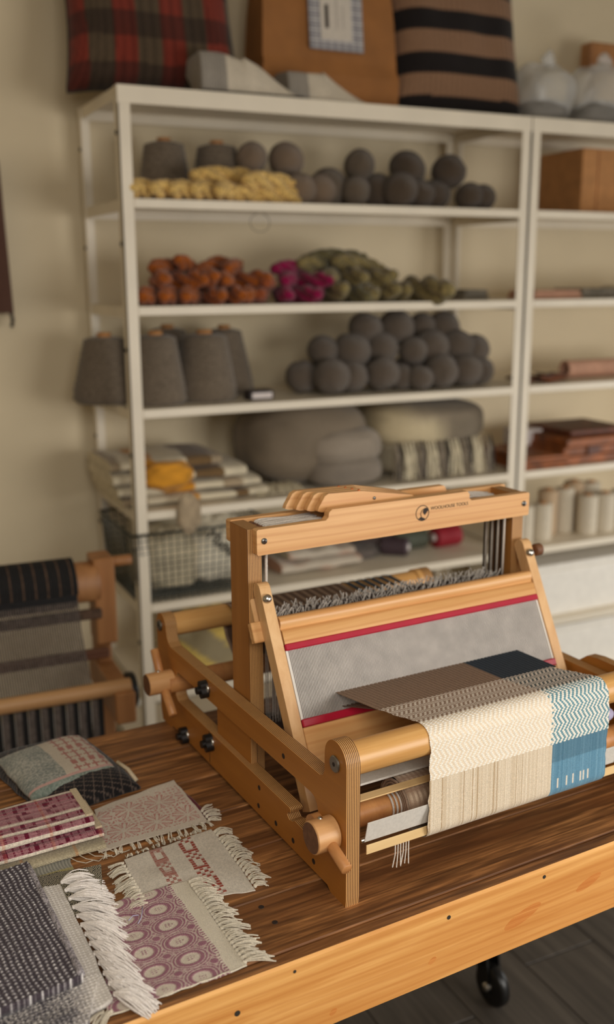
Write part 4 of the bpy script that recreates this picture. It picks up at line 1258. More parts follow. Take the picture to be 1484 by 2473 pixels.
def skein_mesh(mat, seed, ln=0.17, r=0.021):
    m = MB(); rr = random.Random(seed)
    for s in (0, 1, 2):
        pts = []; rs = []
        for i in range(26):
            t = i / 25; a = t * 5.2 + s * 2.094
            env = min(1, 4.5 * t + .35, 4.5 * (1 - t) + .35)
            pts.append((ln * (t - .5), 0.62 * r * env * math.cos(a), 0.62 * r * env * math.sin(a)))
            rs.append(r * 0.62 * (0.55 + 0.45 * env) * (1 + 0.05 * math.sin(i * 2.1)))
        m.tube(pts, rs, 10)
    m.sphere((-ln * .5, 0, 0), (r * .75, r * .8, r * .7), 12, 8)
    m.tube([(ln * .47 + 0.9 * r * math.sin(a), 0.75 * r * math.cos(a), 0.1 * r) for a in np.linspace(0, math.pi, 10)], r * .42, 8)
    me = bpy.data.meshes.new('yarn_skein'); me.from_pydata(m.v, [], m.f); me.materials.append(MATS[mat])
    me.polygons.foreach_set('use_smooth', [True] * len(me.polygons)); me.update()
    return me
SK = {}
def skein(x, y, z, rz, mat, label, group, ry=0.0, sc=1.0):
    if mat not in SK: SK[mat] = skein_mesh(mat, len(SK))
    o = bpy.data.objects.new('yarn_skein', SK[mat]); C.objects.link(o)
    o.location = (x, y, z); o.rotation_euler = (random.uniform(-.6, .6), ry, rz); o.scale = (sc, sc, sc)
    tag(o, label, 'yarn', group)
z = SZ[1]
ly_ = ('pale yellow twisted skein in front of the grey cones', 'yellow skeins on the uppermost open shelf')
for i, (x, y, zz, a) in enumerate(((0.83, 2.68, .027, .75), (0.885, 2.68, .028, .8), (0.945, 2.68, .028, .7), (1.005, 2.68, .028, .7), (1.062, 2.68, .027, .85), (1.135, 2.69, .027, .5), (1.21, 2.70, .027, .3), (1.175, 2.68, .060, .5), (1.055, 2.71, .072, .2))):
    skein(x, y, z + zz, a, 'wool_yellow', *ly_, sc=1.12)
z = SZ[2]
lo = ('burnt orange twisted skein in the heap on the shelf under the yellow skeins', 'burnt orange skeins')
for i in range(6):
    skein(0.828 + 0.060 * i, 2.71, z + .025, 1.35 + random.uniform(-.5, .5), 'wool_orange', *lo, sc=1.1)
for i in range(5):
    skein(0.865 + 0.062 * i, 2.73, z + .066, 1.3 + random.uniform(-.8, .8), 'wool_orange', *lo, sc=1.08, ry=random.uniform(-.2, .2))
for i in range(4):
    skein(0.89 + 0.068 * i, 2.76, z + .102, .8 + random.uniform(-.8, .9), 'wool_orange', *lo, ry=random.uniform(-.25, .25))
lr = ('rust brown twisted skein between the orange and magenta skeins', 'rust brown skeins')
for x, zz in ((1.165, .028), (1.185, .060)):
    skein(x, 2.74, z + zz, 1.2, 'wool_rust', *lr, sc=1.2)
lm = ('deep magenta twisted skein in the middle of its shelf', 'magenta skeins')
for x, y, zz, a in ((1.235, 2.72, .025, 1.3), (1.285, 2.71, .026, 1.7), (1.335, 2.72, .025, 1.2), (1.265, 2.74, .064, 1.0), (1.318, 2.73, .064, 1.9), (1.285, 2.77, .098, .6)):
    skein(x, y, z + zz, a, 'wool_magenta', *lm, sc=1.05)
lo2 = ('olive green twisted skein heaped beside the magenta skeins', 'olive green skeins')
for x, y, zz, a in ((1.40, 2.72, .027, 1.4), (1.455, 2.72, .027, 1.6), (1.51, 2.72, .027, 1.3), (1.565, 2.72, .027, 1.5), (1.62, 2.73, .027, 1.4), (1.41, 2.76, .072, 1.1), (1.47, 2.75, .072, 1.5), (1.53, 2.75, .070, 1.7), (1.59, 2.75, .068, 1.3), (1.40, 2.80, .118, .5), (1.455, 2.80, .128, .3), (1.52, 2.79, .108, .4)):
    skein(x, y, z + zz, a, 'wool_olive' if (x * 100) % 2 < 1.2 else 'wool_olive_dark', *lo2, sc=1.2, ry=random.uniform(-.15, .15))
skein(1.70, 2.70, z + .034, 1.52, 'wool_olive', 'single round olive skein at the end of the olive heap', None, sc=1.75)
tag(MB().tube([(1.13 + 0.03 * math.sin(t), 2.64, 1.640 - 0.028 * (1 - math.cos(t)) * .9) for t in np.linspace(0.3, 6.0, 20)], 0.0008, 5).build('hanging_thread', 'cord_dark', None), 'dark loop of thread hanging under the uppermost open shelf', 'thread')

# ---- helper: a superellipsoid lump of cloth
def lump(name, part, root, c, s, colfn, e=0.6, nu=90, nv=60, wob=0.0, seed=0, mat='weave_far', floor_z=None):
    U, V = np.meshgrid(np.linspace(-math.pi, math.pi, nu), np.linspace(-math.pi / 2, math.pi / 2, nv))
    f = lambda w, p: np.sign(w) * np.abs(w) ** p
    n = vnoise(U.shape, (5, 7), seed); n[:, -1] = n[:, 0]; n2 = vnoise(U.shape, (11, 15), seed + 1); n2[:, -1] = n2[:, 0]
    k = 1 + wob * (n + .4 * n2)
    cv = f(np.cos(V), e)
    X = c[0] + s[0] * k * cv * f(np.cos(U), e); Y = c[1] + s[1] * k * cv * f(np.sin(U), e); Z = c[2] + s[2] * k * f(np.sin(V), e)
    if floor_z is not None: Z = np.maximum(Z, floor_z)
    col = colfn(X, Y, Z)
    return sheet(part, np.stack([X, Y, Z], -1), col, mat, root)
def wroot(name, loc, label, cat, group=None):
    o = empty(name, loc); tag(o, label, cat, group); o['cx'] = 0.0; o['cy'] = 0.0
    return o
flat_col = lambda c, amp=.08, sd=0: (lambda X, Y, Z: np.array(c, float) * (1 + amp * vnoise(X.shape, (14, 14), sd))[..., None])
# grey folded blanket
z = SZ[4]
gb = wroot('folded_blanket', (1.35, 2.80, z), 'thick plain grey wool blanket folded in a soft mound', 'blanket')
lump('', 'blanket_fold', gb, (-0.01, 0.03, 0.135), (0.205, 0.17, 0.135), flat_col((122, 109, 92), .06), .75, wob=.035, seed=1, floor_z=0.0)
lump('', 'blanket_fold', gb, (0.075, -0.075, 0.120), (0.13, 0.10, 0.060), flat_col((144, 132, 117), .06, 2), .7, wob=.03, seed=2)
lump('', 'blanket_fold', gb, (0.075, -0.080, 0.050), (0.125, 0.10, 0.050), flat_col((130, 119, 106), .06, 3), .65, wob=.03, seed=3, floor_z=0.0)
# cream and grey blanket with fringe
cb = wroot('folded_blanket', (1.75, 2.80, z), 'cream and taupe wool blanket folded with its dark fringe hanging forward', 'blanket')
def cbcol(X, Y, Z):
    t = np.clip((X + .02 + 0.25 * (Z - .14)) / 0.05, 0, 1)
    c = mixc((196, 180, 146), (128, 116, 98), t)
    t2 = np.clip((Z - .17) / .04, 0, 1) * np.clip((.16 + X) / .1, 0, 1)
    return mixc(c, (120, 108, 92), t2 * .8) * (1 + .06 * vnoise(X.shape, (14, 14), 4))[..., None]
lump('', 'blanket_fold', cb, (0.01, 0.0, 0.165), (0.205, 0.16, 0.075), cbcol, .62, wob=.025, seed=5)
lump('', 'blanket_fold', cb, (0.01, 0.005, 0.068), (0.195, 0.15, 0.068), flat_col((176, 164, 140), .1, 5), .62, wob=.03, seed=6, floor_z=0.0)
plain('fringe_taupe', (128, 116, 100), 0.95, var=.15); plain('fringe_black', (58, 52, 46), 0.95, var=.15); plain('fringe_ivory', (196, 184, 156), 0.95, var=.1)
for i in range(26):
    x = -0.17 + 0.0145 * i + random.uniform(-.004, .004)
    m = MB()
    for k in range(4):
        dx = random.uniform(-.012, .012)
        m.tube([(x, -0.150, 0.125), (x + dx * .4, -0.168, 0.09), (x + dx, -0.172, 0.045), (x + dx * 1.5, -0.175, 0.008)], 0.0026, 5)
    m.build('tassel', ('fringe_taupe', 'fringe_ivory', 'fringe_ivory', 'fringe_black')[(i * 7 + i // 3) % 4], cb)
# pile of cream, ochre and brown towels
def stripes(seq):
    def f(X, Y, Z, A):
        t = (X - X.min()) / (X.max() - X.min()) + 0.02 * np.sin(Y * 40)
        col = np.zeros(X.shape + (3,)) + np.array(seq[-1][1], float)
        for lim, c in reversed(seq):
            col = np.where((t < lim)[..., None], np.array(c, float), col)
        return col * (1 + .06 * vnoise(X.shape, (14, 14), 3))[..., None], 0 * X
    return f
plain('cream_edge', (206, 194, 168), 0.9, var=.1, scale=60)
CRM, OCH, BRN, TPE = (208, 196, 170), (196, 136, 44), (112, 88, 58), (160, 142, 116)
for i, (xa, xb, ya, yb, za, zb, seq, lb) in enumerate((
        (0.71, 1.15, 2.65, 2.96, .002, .030, [(.15, TPE), (.42, CRM), (.50, OCH), (.75, CRM), (.85, BRN), (1, CRM)], 'cream towel with an ochre band at the bottom of the towel pile'),
        (0.70, 1.13, 2.66, 2.96, .031, .060, [(.30, CRM), (.52, OCH), (.72, CRM), (.86, TPE), (1, CRM)], 'cream and ochre towel second from the bottom of the towel pile'),
        (0.69, 1.09, 2.67, 2.95, .061, .095, [(.18, CRM), (.34, OCH), (.6, CRM), (.82, BRN), (1, CRM)], 'cream towel with ochre and brown bands in the middle of the towel pile'),
        (0.69, 1.02, 2.69, 2.95, .096, .130, [(.1, TPE), (.25, CRM), (.4, OCH), (.68, CRM), (.92, BRN), (1, TPE)], 'cream towel with a wide brown end at the top of the towel pile'))):
    r0 = wroot('folded_towel', (0, 0, z), lb, 'towel')
    fold_slab('towel_fold', r0, xa, xb, ya, yb, za, zb, stripes(seq), 'weave_far', 90, 60, .5, .004, 40 + i, cap='cream_edge')
    if i == 3:
        lump('', 'draped_corner', r0, (0.845, 2.66, 0.085), (0.075, 0.035, 0.040), flat_col(OCH, .15), .8, 50, 30, .12, 8)
    if i == 0:
        lump('', 'draped_corner', r0, (0.88, 2.592, -0.012), (0.035, 0.010, 0.055), flat_col(TPE, .12), .8, 40, 30, .12, 9)
        for k in range(16):
            m = MB(); x = 1.13 + .008 * k
            for q in range(4):
                dx = random.uniform(-.02, .02)
                m.tube([(x, 2.70 + .01 * (k % 3), .022), (x + dx, 2.67, .02), (x + 1.6 * dx, 2.64, .006)], 0.0022, 5)
            m.build('tassel', 'fringe_ivory', r0)
# card box on the cone shelf
kb = wroot('card_box', (1.135, 2.68, SZ[3]), 'small dark box with a white label beside the grey cones', 'box')
plain('box_dark', (52, 44, 46), .7); plain('label_white', (214, 204, 200), .7, var=.03)
MB().box((-0.037, -0.025, 0), (0.037, 0.025, 0.028), .002).build('box_body', 'box_dark', kb)
MB().box((-0.030, -0.0262, 0.006), (0.032, -0.0252, 0.022)).build('box_label', 'label_white', kb)

# ---- wire basket of cloth bags
bk = wroot('wire_basket', (0.885, 2.76, SZ[5]), 'dark wire mesh basket holding cloth bags', 'basket')
plain('wire_grey', (66, 70, 66), 0.45, 0.5, .05)
bx0, bx1, by0, by1, bh, tp = -0.150, 0.225, -0.145, 0.165, 0.205, 0.02
rim = MB(); rim.tube([(bx0 - tp, by0 - tp, bh), (bx1 + tp, by0 - tp, bh), (bx1 + tp, by1 + tp, bh), (bx0 - tp, by1 + tp, bh)], 0.0045, 8, closed=True)
rim.build('rim', 'wire_grey', bk, True)
ms = MB()
def wire(a, b): ms.tube([a, b], 0.0016, 4, caps=False)
for i in range(20):
    t = i / 19; x = bx0 + (bx1 - bx0) * t; xt = bx0 - tp + (bx1 - bx0 + 2 * tp) * t
    for ys, yt in ((by0, by0 - tp), (by1, by1 + tp)): wire((x, ys, 0.004), (xt, yt, bh))
    wire((x, by0, 0.004), (x, by1, 0.004))
for i in range(16):
    t = i / 15; y = by0 + (by1 - by0) * t; yt = by0 - tp + (by1 - by0 + 2 * tp) * t
    for xs, xt in ((bx0, bx0 - tp), (bx1, bx1 + tp)): wire((xs, y, 0.004), (xt, yt, bh))
    wire((bx0, y, 0.004), (bx1, y, 0.004))
for i in range(1, 11):
    t = i / 11; o_ = tp * t; zz = 0.004 + (bh - .004) * t
    ms.tube([(bx0 - o_, by0 - o_, zz), (bx1 + o_, by0 - o_, zz), (bx1 + o_, by1 + o_, zz), (bx0 - o_, by1 + o_, zz)], 0.0016, 4, closed=True)
ms.build('mesh_sides', 'wire_grey', bk)['kind'] = 'stuff'
for (cx_, cy_, cz_, sx_, sy_, sz_, c, sd, lb) in ((0.84, 2.72, .095, .10, .085, .088, (200, 186, 156), 1, 'beige cloth bag in the wire basket beside the lettered bag'), (1.00, 2.74, .10, .10, .10, .096, (238, 228, 204), 2, 'cream cloth bag with dark lettering in the wire basket'), (0.89, 2.84, .13, .11, .08, .11, (190, 178, 152), 3, 'taupe cloth bag at the back of the wire basket'), (0.985, 2.83, .165, .085, .085, .06, (224, 212, 182), 4, 'rumpled ivory cloth on top in the wire basket')):
    r0 = wroot('cloth_bag', (cx_, cy_, SZ[5] + 0.006), lb, 'bag')
    lump('', 'bag_body', r0, (0, 0, cz_), (sx_, sy_, sz_), flat_col(c, .12, sd), .7, 80, 50, .10, 20 + sd, floor_z=0.0)
    lump('', 'bag_neck', r0, (sx_ * .3, 0, cz_ + sz_ * .75), (sx_ * .5, sy_ * .5, sz_ * .3), flat_col(c, .12, sd), .9, 40, 24, .2, 60 + sd)
    if sd == 2:
        lettering('Muslin', 0.05, 'ink', r0, 'lettering', (-0.060, -0.1125, 0.165), (R(90), R(42), 0), 0.0015)
# pinkish cloth and packets behind the castle
plain('paper_rose', (196, 150, 124), .85, var=.05)
pc = wroot('pink_cloth', (1.33, 2.80, SZ[5]), 'pale pink and taupe cloth crumpled beside the wire basket', 'cloth')
def pkcol(X, Y, Z):
    return mixc((196, 184, 166), (184, 142, 120), np.clip(vnoise(X.shape, (9, 11), 17) * 1.6 + np.sin(Z * 90 + X * 30) * .5, 0, 1) * .8)
pkf = lambda X, Y, Z, A: (pkcol(X, Y, Z), 0 * X)
fold_slab('cloth_fold', pc, -.13, .15, -.13, .12, .002, .040, pkf, 'weave_far', 60, 50, .6, .006, 61, cap='paper_rose')
fold_slab('cloth_fold', pc, -.10, .13, -.12, .12, .040, .072, pkf, 'weave_far', 60, 50, .6, .007, 62, cap='cream_edge')
lump('', 'cloth_fold', pc, (-.02, .02, .100), (.10, .09, .035), flat_col((176, 164, 148), .12), .8, wob=.22, seed=8)
pk = wroot('thread_packet', (1.50, 2.86, SZ[5]), 'pale cream packet standing behind the pink cloth', 'packet')
MB().box((-.05, -.02, 0), (.05, .02, .13), .004).build('packet_body', 'cream_edge', pk)
plain('thread_green', (74, 78, 64), .7, var=.15, scale=200); plain('thread_red', (148, 24, 40), .6, var=.12, scale=200); plain('thread_plum', (66, 50, 56), .7, var=.15, scale=200)
def spool(x, y, z, ln, r, mat, label, rz=0.0, group=None):
    o = wroot('thread_spool', (x, y, z + r), label, 'thread', group); o.rotation_euler = (0, 0, rz)
    m = MB(); m.tube([(-ln / 2, 0, 0), (-ln / 2 + .004, 0, 0)] + [(-ln / 2 + .004 + (ln - .008) * t, 0, 0) for t in np.linspace(0.05, .95, 14)] + [(ln / 2 - .004, 0, 0), (ln / 2, 0, 0)], [r * .85, r] + [r * (1 + .02 * ((i % 2) * 2 - 1)) for i in range(14)] + [r, r * .85], 24)
    m.build('thread_winding', mat, o, True)
    MB().cyl((-ln / 2 - .006, 0, 0), (ln / 2 + .006, 0, 0), r * .35, 16).build('spool_core', 'label_white', o, True)
spool(1.72, 2.78, SZ[5], .13, .034, 'thread_green', 'dark green thread spool lying next to the red spool', .08)
spool(1.855, 2.76, SZ[5], .10, .036, 'thread_red', 'crimson thread spool lying at the end of its shelf', .08)
spool(1.64, 2.74, SZ[5], .09, .03, 'thread_plum', 'plum thread spool lying in front of the dark cloth', -.7)
dk = wroot('dark_cloth', (1.60, 2.86, SZ[5]), 'dark plum cloth bundled behind the thread spools', 'cloth')
lump('', 'cloth_fold', dk, (0, 0, .055), (.09, .09, .055), flat_col((74, 64, 62), .25), .8, wob=.15, seed=12, floor_z=0.0)
dk = wroot('dark_cloth', (1.40, 2.68, SZ[5]), 'charcoal cloth folded low at the front of the spool shelf', 'cloth')
lump('', 'cloth_fold', dk, (.12, .1, .02), (.07, .06, .02), flat_col((92, 84, 78), .2), .7, wob=.1, seed=13, floor_z=0.0)
# shelf below: yellow and grey cloth
yl = wroot('yellow_cloth', (1.0, 2.78, SZ[6]), 'mustard yellow and grey cloth heaped on the shelf under the wire basket', 'cloth')
def ylcol(X, Y, Z):
    return mixc((206, 178, 96), (136, 126, 108), (np.sin((X * .8 + Z) * 26) > .35) * .8)
lump('', 'cloth_fold', yl, (0, 0, .09), (.15, .13, .09), ylcol, .75, wob=.12, seed=15, floor_z=0.0)
yl = wroot('white_cloth', (1.38, 2.80, SZ[6]), 'folded white cloth on the shelf under the crumpled pink cloth', 'cloth')
lump('', 'cloth_fold', yl, (0, 0, .05), (.18, .14, .05), flat_col((200, 192, 176), .06), .6, wob=.05, seed=16, floor_z=0.0)

# ---- right-hand unit
RX = UX0 + UW + 0.003
cr = wroot('carton', (2.40, 2.80, SZ[1]), 'brown cardboard carton on the shelf beside the dark wool', 'box')
MB().box((-.10, -.11, 0), (.14, .11, .205), .003).build('carton_body', 'cardboard', cr)
MB().box((-.101, -.1105, .203), (.141, 0.0, .2065), .001).build('carton_flap', 'cardboard', cr)
MB().box((-.035, -.1112, 0.002), (-.033, -.1095, .203)).build('carton_seam', 'wool_rust', cr)
plain('leather_brown', (134, 74, 30), .55, var=.25, scale=20); plain('leather_dark', (88, 44, 20), .55, var=.25, scale=20); plain('cloth_grey', (120, 112, 98), .9, var=.15)
for i, (x, y, w, d, h, mt_, lb) in enumerate(((1.93, 2.80, .10, .14, .016, 'cloth_grey', 'flat grey folded cloth at the end of the skein shelf'), (2.21, 2.74, .20, .15, .014, 'paper_rose', 'flat pinkish folded cloth on the shelf under the carton'), (2.42, 2.76, .2, .16, .016, 'cloth_grey', 'flat dark folded cloth on the shelf under the carton'), (2.63, 2.76, .2, .16, .02, 'cream_edge', 'flat cream folded cloth on the shelf under the carton'))):
    r0 = wroot('folded_cloth', (x, y, SZ[2]), lb, 'cloth')
    for k in range(2):
        MB().box((-w / 2 + .006 * k, -d / 2 + .004 * k, h * k + .0005), (w / 2 - .004 * k, d / 2, h * (k + 1)), .004).build('cloth_layer', mt_, r0)
r0 = wroot('paper_roll', (2.50, 2.76, SZ[3]), 'rose-coloured paper roll lying along its shelf', 'paper roll')
pm = MB(); pm.prism([[(.030 * math.cos(a), .030 + .030 * math.sin(a)) for a in [i * math.pi / 16 for i in range(32)]], [(.022 * math.cos(a), .030 + .022 * math.sin(a)) for a in [i * math.pi / 16 for i in range(32)]]], -.17, .25)
soften(pm.build('roll_body', 'paper_rose', r0))
for i, (x, y, w, h, mt_, lb) in enumerate(((2.11, 2.72, .05, .016, 'leather_dark', 'dark brown leather scrap beside the rose paper roll'), (2.19, 2.70, .08, .02, 'leather_brown', 'curled tan leather scrap beside the rose paper roll'), (2.26, 2.74, .07, .022, 'leather_dark', 'curled dark leather scrap against the end of the rose paper roll'))):
    r0 = wroot('leather_scrap', (x, y, SZ[3]), lb, 'leather')
    m = MB(); pts = [(-w / 2 + w * t, 0.0, 0.003 + h * (0.6 + .4 * math.sin(t * 5 + i))) for t in np.linspace(0, 1, 10)]
    vs = []; fs = []
    for p in pts: vs += [(p[0], -.04, p[2]), (p[0], .05, p[2] * .9), (p[0], .05, p[2] * .9 - .004), (p[0], -.04, p[2] - .004)]
    for k in range(9):
        for q in range(4): fs.append((k * 4 + q, k * 4 + (q + 1) % 4, k * 4 + 4 + (q + 1) % 4, k * 4 + 4 + q))
    m.add(vs, fs); m.build('scrap_piece', mt_, r0)
    lump('', 'scrap_curl', r0, (0, -.01, h * .5), (w * .45, .045, h * .5), flat_col((110, 62, 34), .25), .8, 30, 20, .2, 70 + i, floor_z=0.0)
for i, (x, y, w, d, h, mt_, lb) in enumerate(((2.15, 2.74, .20, .26, .045, 'leather_brown', 'tan leather folder lying flat at the bottom of the leather stack'), (2.38, 2.76, .30, .27, .09, 'leather_brown', 'large tan leather folder stacked beside the pale card'), (2.42, 2.78, .26, .24, .02, 'leather_dark', 'dark leather folder on top of the leather stack'), (2.24, 2.86, .10, .10, .10, 'label_white', 'pale card standing behind the leather folders'))):
    r0 = wroot('leather_folder' if i < 3 else 'pale_card', (x, y, SZ[4] + (.0915 if i == 2 else 0)), lb, 'folder' if i < 3 else 'card')
    n_ = 3 if i < 2 else 1
    for k in range(n_):
        MB().box((-w / 2 + .008 * k, -d / 2 + .006 * (k % 2), h * k / n_ + .0006), (w / 2 - .006 * k, d / 2, h * (k + 1) / n_), .003).build('folder_leaf', mt_, r0)
    if i == 1:
        MB().box((-.04, -d / 2 - .0006, .03), (.01, -d / 2 + .004, .06)).build('folder_patch', 'leather_dark', r0)
plain('spool_cream', (206, 194, 172), .85, var=.06, scale=200); plain('spool_tan', (186, 160, 128), .85, var=.06, scale=200)
for i, (x, y, h, r, mt_) in enumerate(((2.12, 2.68, .13, .034, 'spool_cream'), (2.20, 2.68, .13, .034, 'spool_cream'), (2.27, 2.74, .16, .035, 'spool_tan'), (2.345, 2.74, .16, .034, 'spool_cream'), (2.40, 2.68, .14, .036, 'spool_cream'), (2.48, 2.68, .14, .036, 'spool_cream'), (2.42, 2.78, .17, .036, 'spool_tan'), (2.50, 2.78, .16, .036, 'spool_cream'), (2.56, 2.69, .14, .036, 'spool_cream'), (2.14, 2.80, .15, .034, 'spool_cream'))):
    r0 = wroot('cotton_spool', (x, y, SZ[5]), 'cream cotton spool standing on the shelf under the leather folders' if mt_ == 'spool_cream' else 'tan cotton spool standing among the cream spools', 'thread', 'cream cotton spools' if mt_ == 'spool_cream' else 'tan cotton spools')
    m = MB(); m.tube([(0, 0, .0), (0, 0, .004)] + [(0, 0, .004 + (h - .008) * t) for t in np.linspace(.04, .96, 12)] + [(0, 0, h - .004), (0, 0, h)], [r * .9, r] + [r * (1 + .015 * ((k % 2) * 2 - 1)) for k in range(12)] + [r, r * .9], 24)
    m.build('thread_winding', mt_, r0, True)
    MB().cyl((0, 0, h - .002), (0, 0, h + .006), r * .4, 16).build('spool_core', 'cardboard', r0, True)
# white storage boxes low on the right
plain('box_white', (236, 230, 218), .6, var=.02)
for i, (x, zi, w, h, lb) in enumerate(((2.40, 6, .62, .17, 'long white storage box under the cotton spools'), (2.45, 7, .70, .16, 'long white storage box on the bottom shelf'))):
    r0 = wroot('storage_box', (x, 2.79, SZ[zi]), lb, 'box')
    MB().box((-w / 2, -.16, 0), (w / 2, .16, h), .006).build('box_body', 'box_white', r0)
    MB().box((-w / 2 - .006, -.166, h), (w / 2 + .006, .166, h + .022), .004).build('box_lid', 'box_white', r0)

# ================================================================ on top of the shelving
def pillow(name, loc, w, h, t, colfn, label, rx, rz=0.0, n=90, mat='weave_far', ry=0.0, pinch=.10):
    r0 = wroot(name, loc, label, 'cushion' if name == 'cushion' else 'bag')
    r0.rotation_euler = (rx, ry, rz)
    U, V = np.meshgrid(np.linspace(-1, 1, n), np.linspace(-1, 1, n))
    prof = np.clip((1 - U ** 4) * (1 - V ** 4), 0, 1) ** .5
    bow = 1 - pinch * (1 - V ** 2) * np.abs(U) ** 3
    bow2 = 1 - pinch * (1 - U ** 2) * np.abs(V) ** 3
    X = w / 2 * U * bow; Z = h / 2 + h / 2 * V * bow2
    col = colfn(X, Z, U, V)
    wr = .006 * vnoise(U.shape, (6, 6), 3) * prof
    sheet('front_panel', np.stack([X, -t / 2 * prof - .002 - wr, Z], -1), col, mat, r0)
    sheet('back_panel', np.stack([X, t / 2 * prof + .002 + wr, Z], -1)[:, ::-1], col[:, ::-1], mat, r0)
    m = MB(); ring = [(w / 2 * u * 1.0, 0, h / 2 + h / 2 * v) for u, v in ()]
    k = [(X[0, i], 0, Z[0, i]) for i in range(0, n, 3)] + [(X[i, -1], 0, Z[i, -1]) for i in range(0, n, 3)] + [(X[-1, i], 0, Z[-1, i]) for i in range(n - 1, -1, -3)] + [(X[i, 0], 0, Z[i, 0]) for i in range(n - 1, -1, -3)]
    m.tube(k, .004, 6, closed=True)
    m.build('piping', 'fringe_black', r0, True)
    return r0
zt = SZ[0]
def plaid(X, Z, U, V):
    sx = (X / .13) % 1; sz = (Z / .13) % 1
    a = (sx < .5) * 1.0; b = (sz < .5) * 1.0
    c = mixc((84, 70, 54), (62, 50, 40), b)
    c = np.where((a > 0)[..., None], mixc((122, 50, 38), (86, 40, 32), b), c)
    ln = (np.sin(X * 2 * math.pi / .007) > .5) * .15
    return c * (1 - ln)[..., None]
pillow('cushion', (0.90, 2.79, zt + .004), .50, .50, .16, plaid, 'red and brown plaid cushion leaning on top of the shelving', R(-14))
def bands(X, Z, U, V):
    k = np.floor((Z + .012) / .0625).astype(int) % 2
    rib = np.sin(X * 2 * math.pi / .0075)
    tan = mixc((118, 88, 66), (150, 116, 90), rib * .5 + .5)
    blk = mixc((24, 20, 20), (36, 30, 28), rib * .5 + .5)
    return np.where((k == 1)[..., None], tan, blk)
pillow('cushion', (1.88, 2.80, zt + .004), .48, .46, .17, bands, 'black and tan striped cushion leaning beside the paper bag', R(-12), pinch=.06)
plain('kraft_paper', (150, 98, 48), .8, var=.05, scale=14, bmp=.3)
pb = wroot('paper_bag', (1.42, 2.84, zt), 'brown paper bag with a gingham-edged label on top of the shelving', 'bag')
m = MB()
prof = [(.215, .06, 0.0), (.222, .075, .02), (.222, .08, .10), (.216, .072, .125), (.218, .068, .14), (.212, .06, .26), (.205, .045, .36), (.20, .02, .46), (.20, .008, .50)]
vs = []; fs = []
for w_2, d_2, zz in prof: vs += [(-w_2, -d_2, zz), (w_2, -d_2, zz), (w_2, d_2, zz), (-w_2, d_2, zz)]
for k in range(len(prof) - 1):
    for q in range(4): fs.append((k * 4 + q, k * 4 + (q + 1) % 4, k * 4 + 4 + (q + 1) % 4, k * 4 + 4 + q))
fs.append((3, 2, 1, 0)); e_ = (len(prof) - 1) * 4; fs.append((e_, e_ + 1, e_ + 2, e_ + 3))
m.add(vs, fs); m.build('bag_body', 'kraft_paper', pb)
U, V = np.meshgrid(np.linspace(0, 1, 60), np.linspace(0, 1, 60))
gx = (U * 22 % 1 < .5); gz = (V * 22 % 1 < .5)
gcol = mixc((206, 200, 196), (92, 92, 100), (gx * .45 + gz * .45))
inner = (U > .22) & (U < .78) & (V > .14)
gcol = np.where(inner[..., None], np.array((206, 196, 182.)), gcol)
gcol = np.where(((np.abs(U - .33) < .03) & (V > .30) & (V < .62))[..., None], np.array((40, 34, 30.)), gcol)
gcol = np.where(((np.abs(U - .52) < .02) & (V > .30) & (V < .75))[..., None], np.array((178, 168, 156.)), gcol)
gcol = np.where(((np.abs(U - .64) < .015) & (V > .30) & (V < .62))[..., None], np.array((184, 174, 162.)), gcol)
yy = -(.075 + (0.052 - .075) * (V * .22) / .22) - .006
sheet('bag_label', np.stack([-.075 + .175 * U, yy + 0.0 * U, .165 + .20 * V], -1), gcol, 'weave_far', pb, thick=(0, .002, 0))
# folded linen cloth on top
def linen(grey_to, sd):
    def f(X, Y, Z):
        c = np.where((X < grey_to)[..., None], mixc((128, 120, 110), (156, 148, 136), (np.sin(X * 900) * .5 + .5)), np.array((198, 186, 166.)))
        return c * (1 + .04 * vnoise(X.shape, (12, 12), sd))[..., None]
    return f
for (x0_, y_, wd_, hh_, gr_, lb, sd) in ((0.965, 2.68, .29, .105, .072, 'off-white linen cloth with a grey striped end flopped over the shelf edge', 1), (1.23, 2.71, .26, .085, .06, 'second linen cloth with a grey end slumped before the paper bag', 2)):
    r0 = wroot('linen_cloth', (x0_, y_, zt), lb, 'cloth')
    U, V = np.meshgrid(np.linspace(0, 1, 80), np.linspace(0, 1, 40))
    Z = hh_ * (1 - V ** 3 * .12) * np.where(U < .42, 1 - .10 * (U / .42) ** 2, .90 * (1 - ((U - .42) / .58)) ** 1.15 + .10) + .006 * vnoise(U.shape, (5, 5), sd)
    X = wd_ * U; Y = -.06 + .16 * V + 0 * U
    Z = np.clip(Z * np.clip(V * 9, 0.0, 1) ** .5, .004, 1)
    sheet('cloth_drape', np.stack([X, Y, Z], -1), linen(gr_, sd)(X, Y, Z), 'weave_far', r0, thick=(0, .01, -.003))
    MB().tube([(wd_ * t, -.058, .005) for t in np.linspace(0, 1, 8)] + [(wd_ + .02, -.03, .006)], .005, 6).build('dark_hem', 'fringe_black', r0, True)
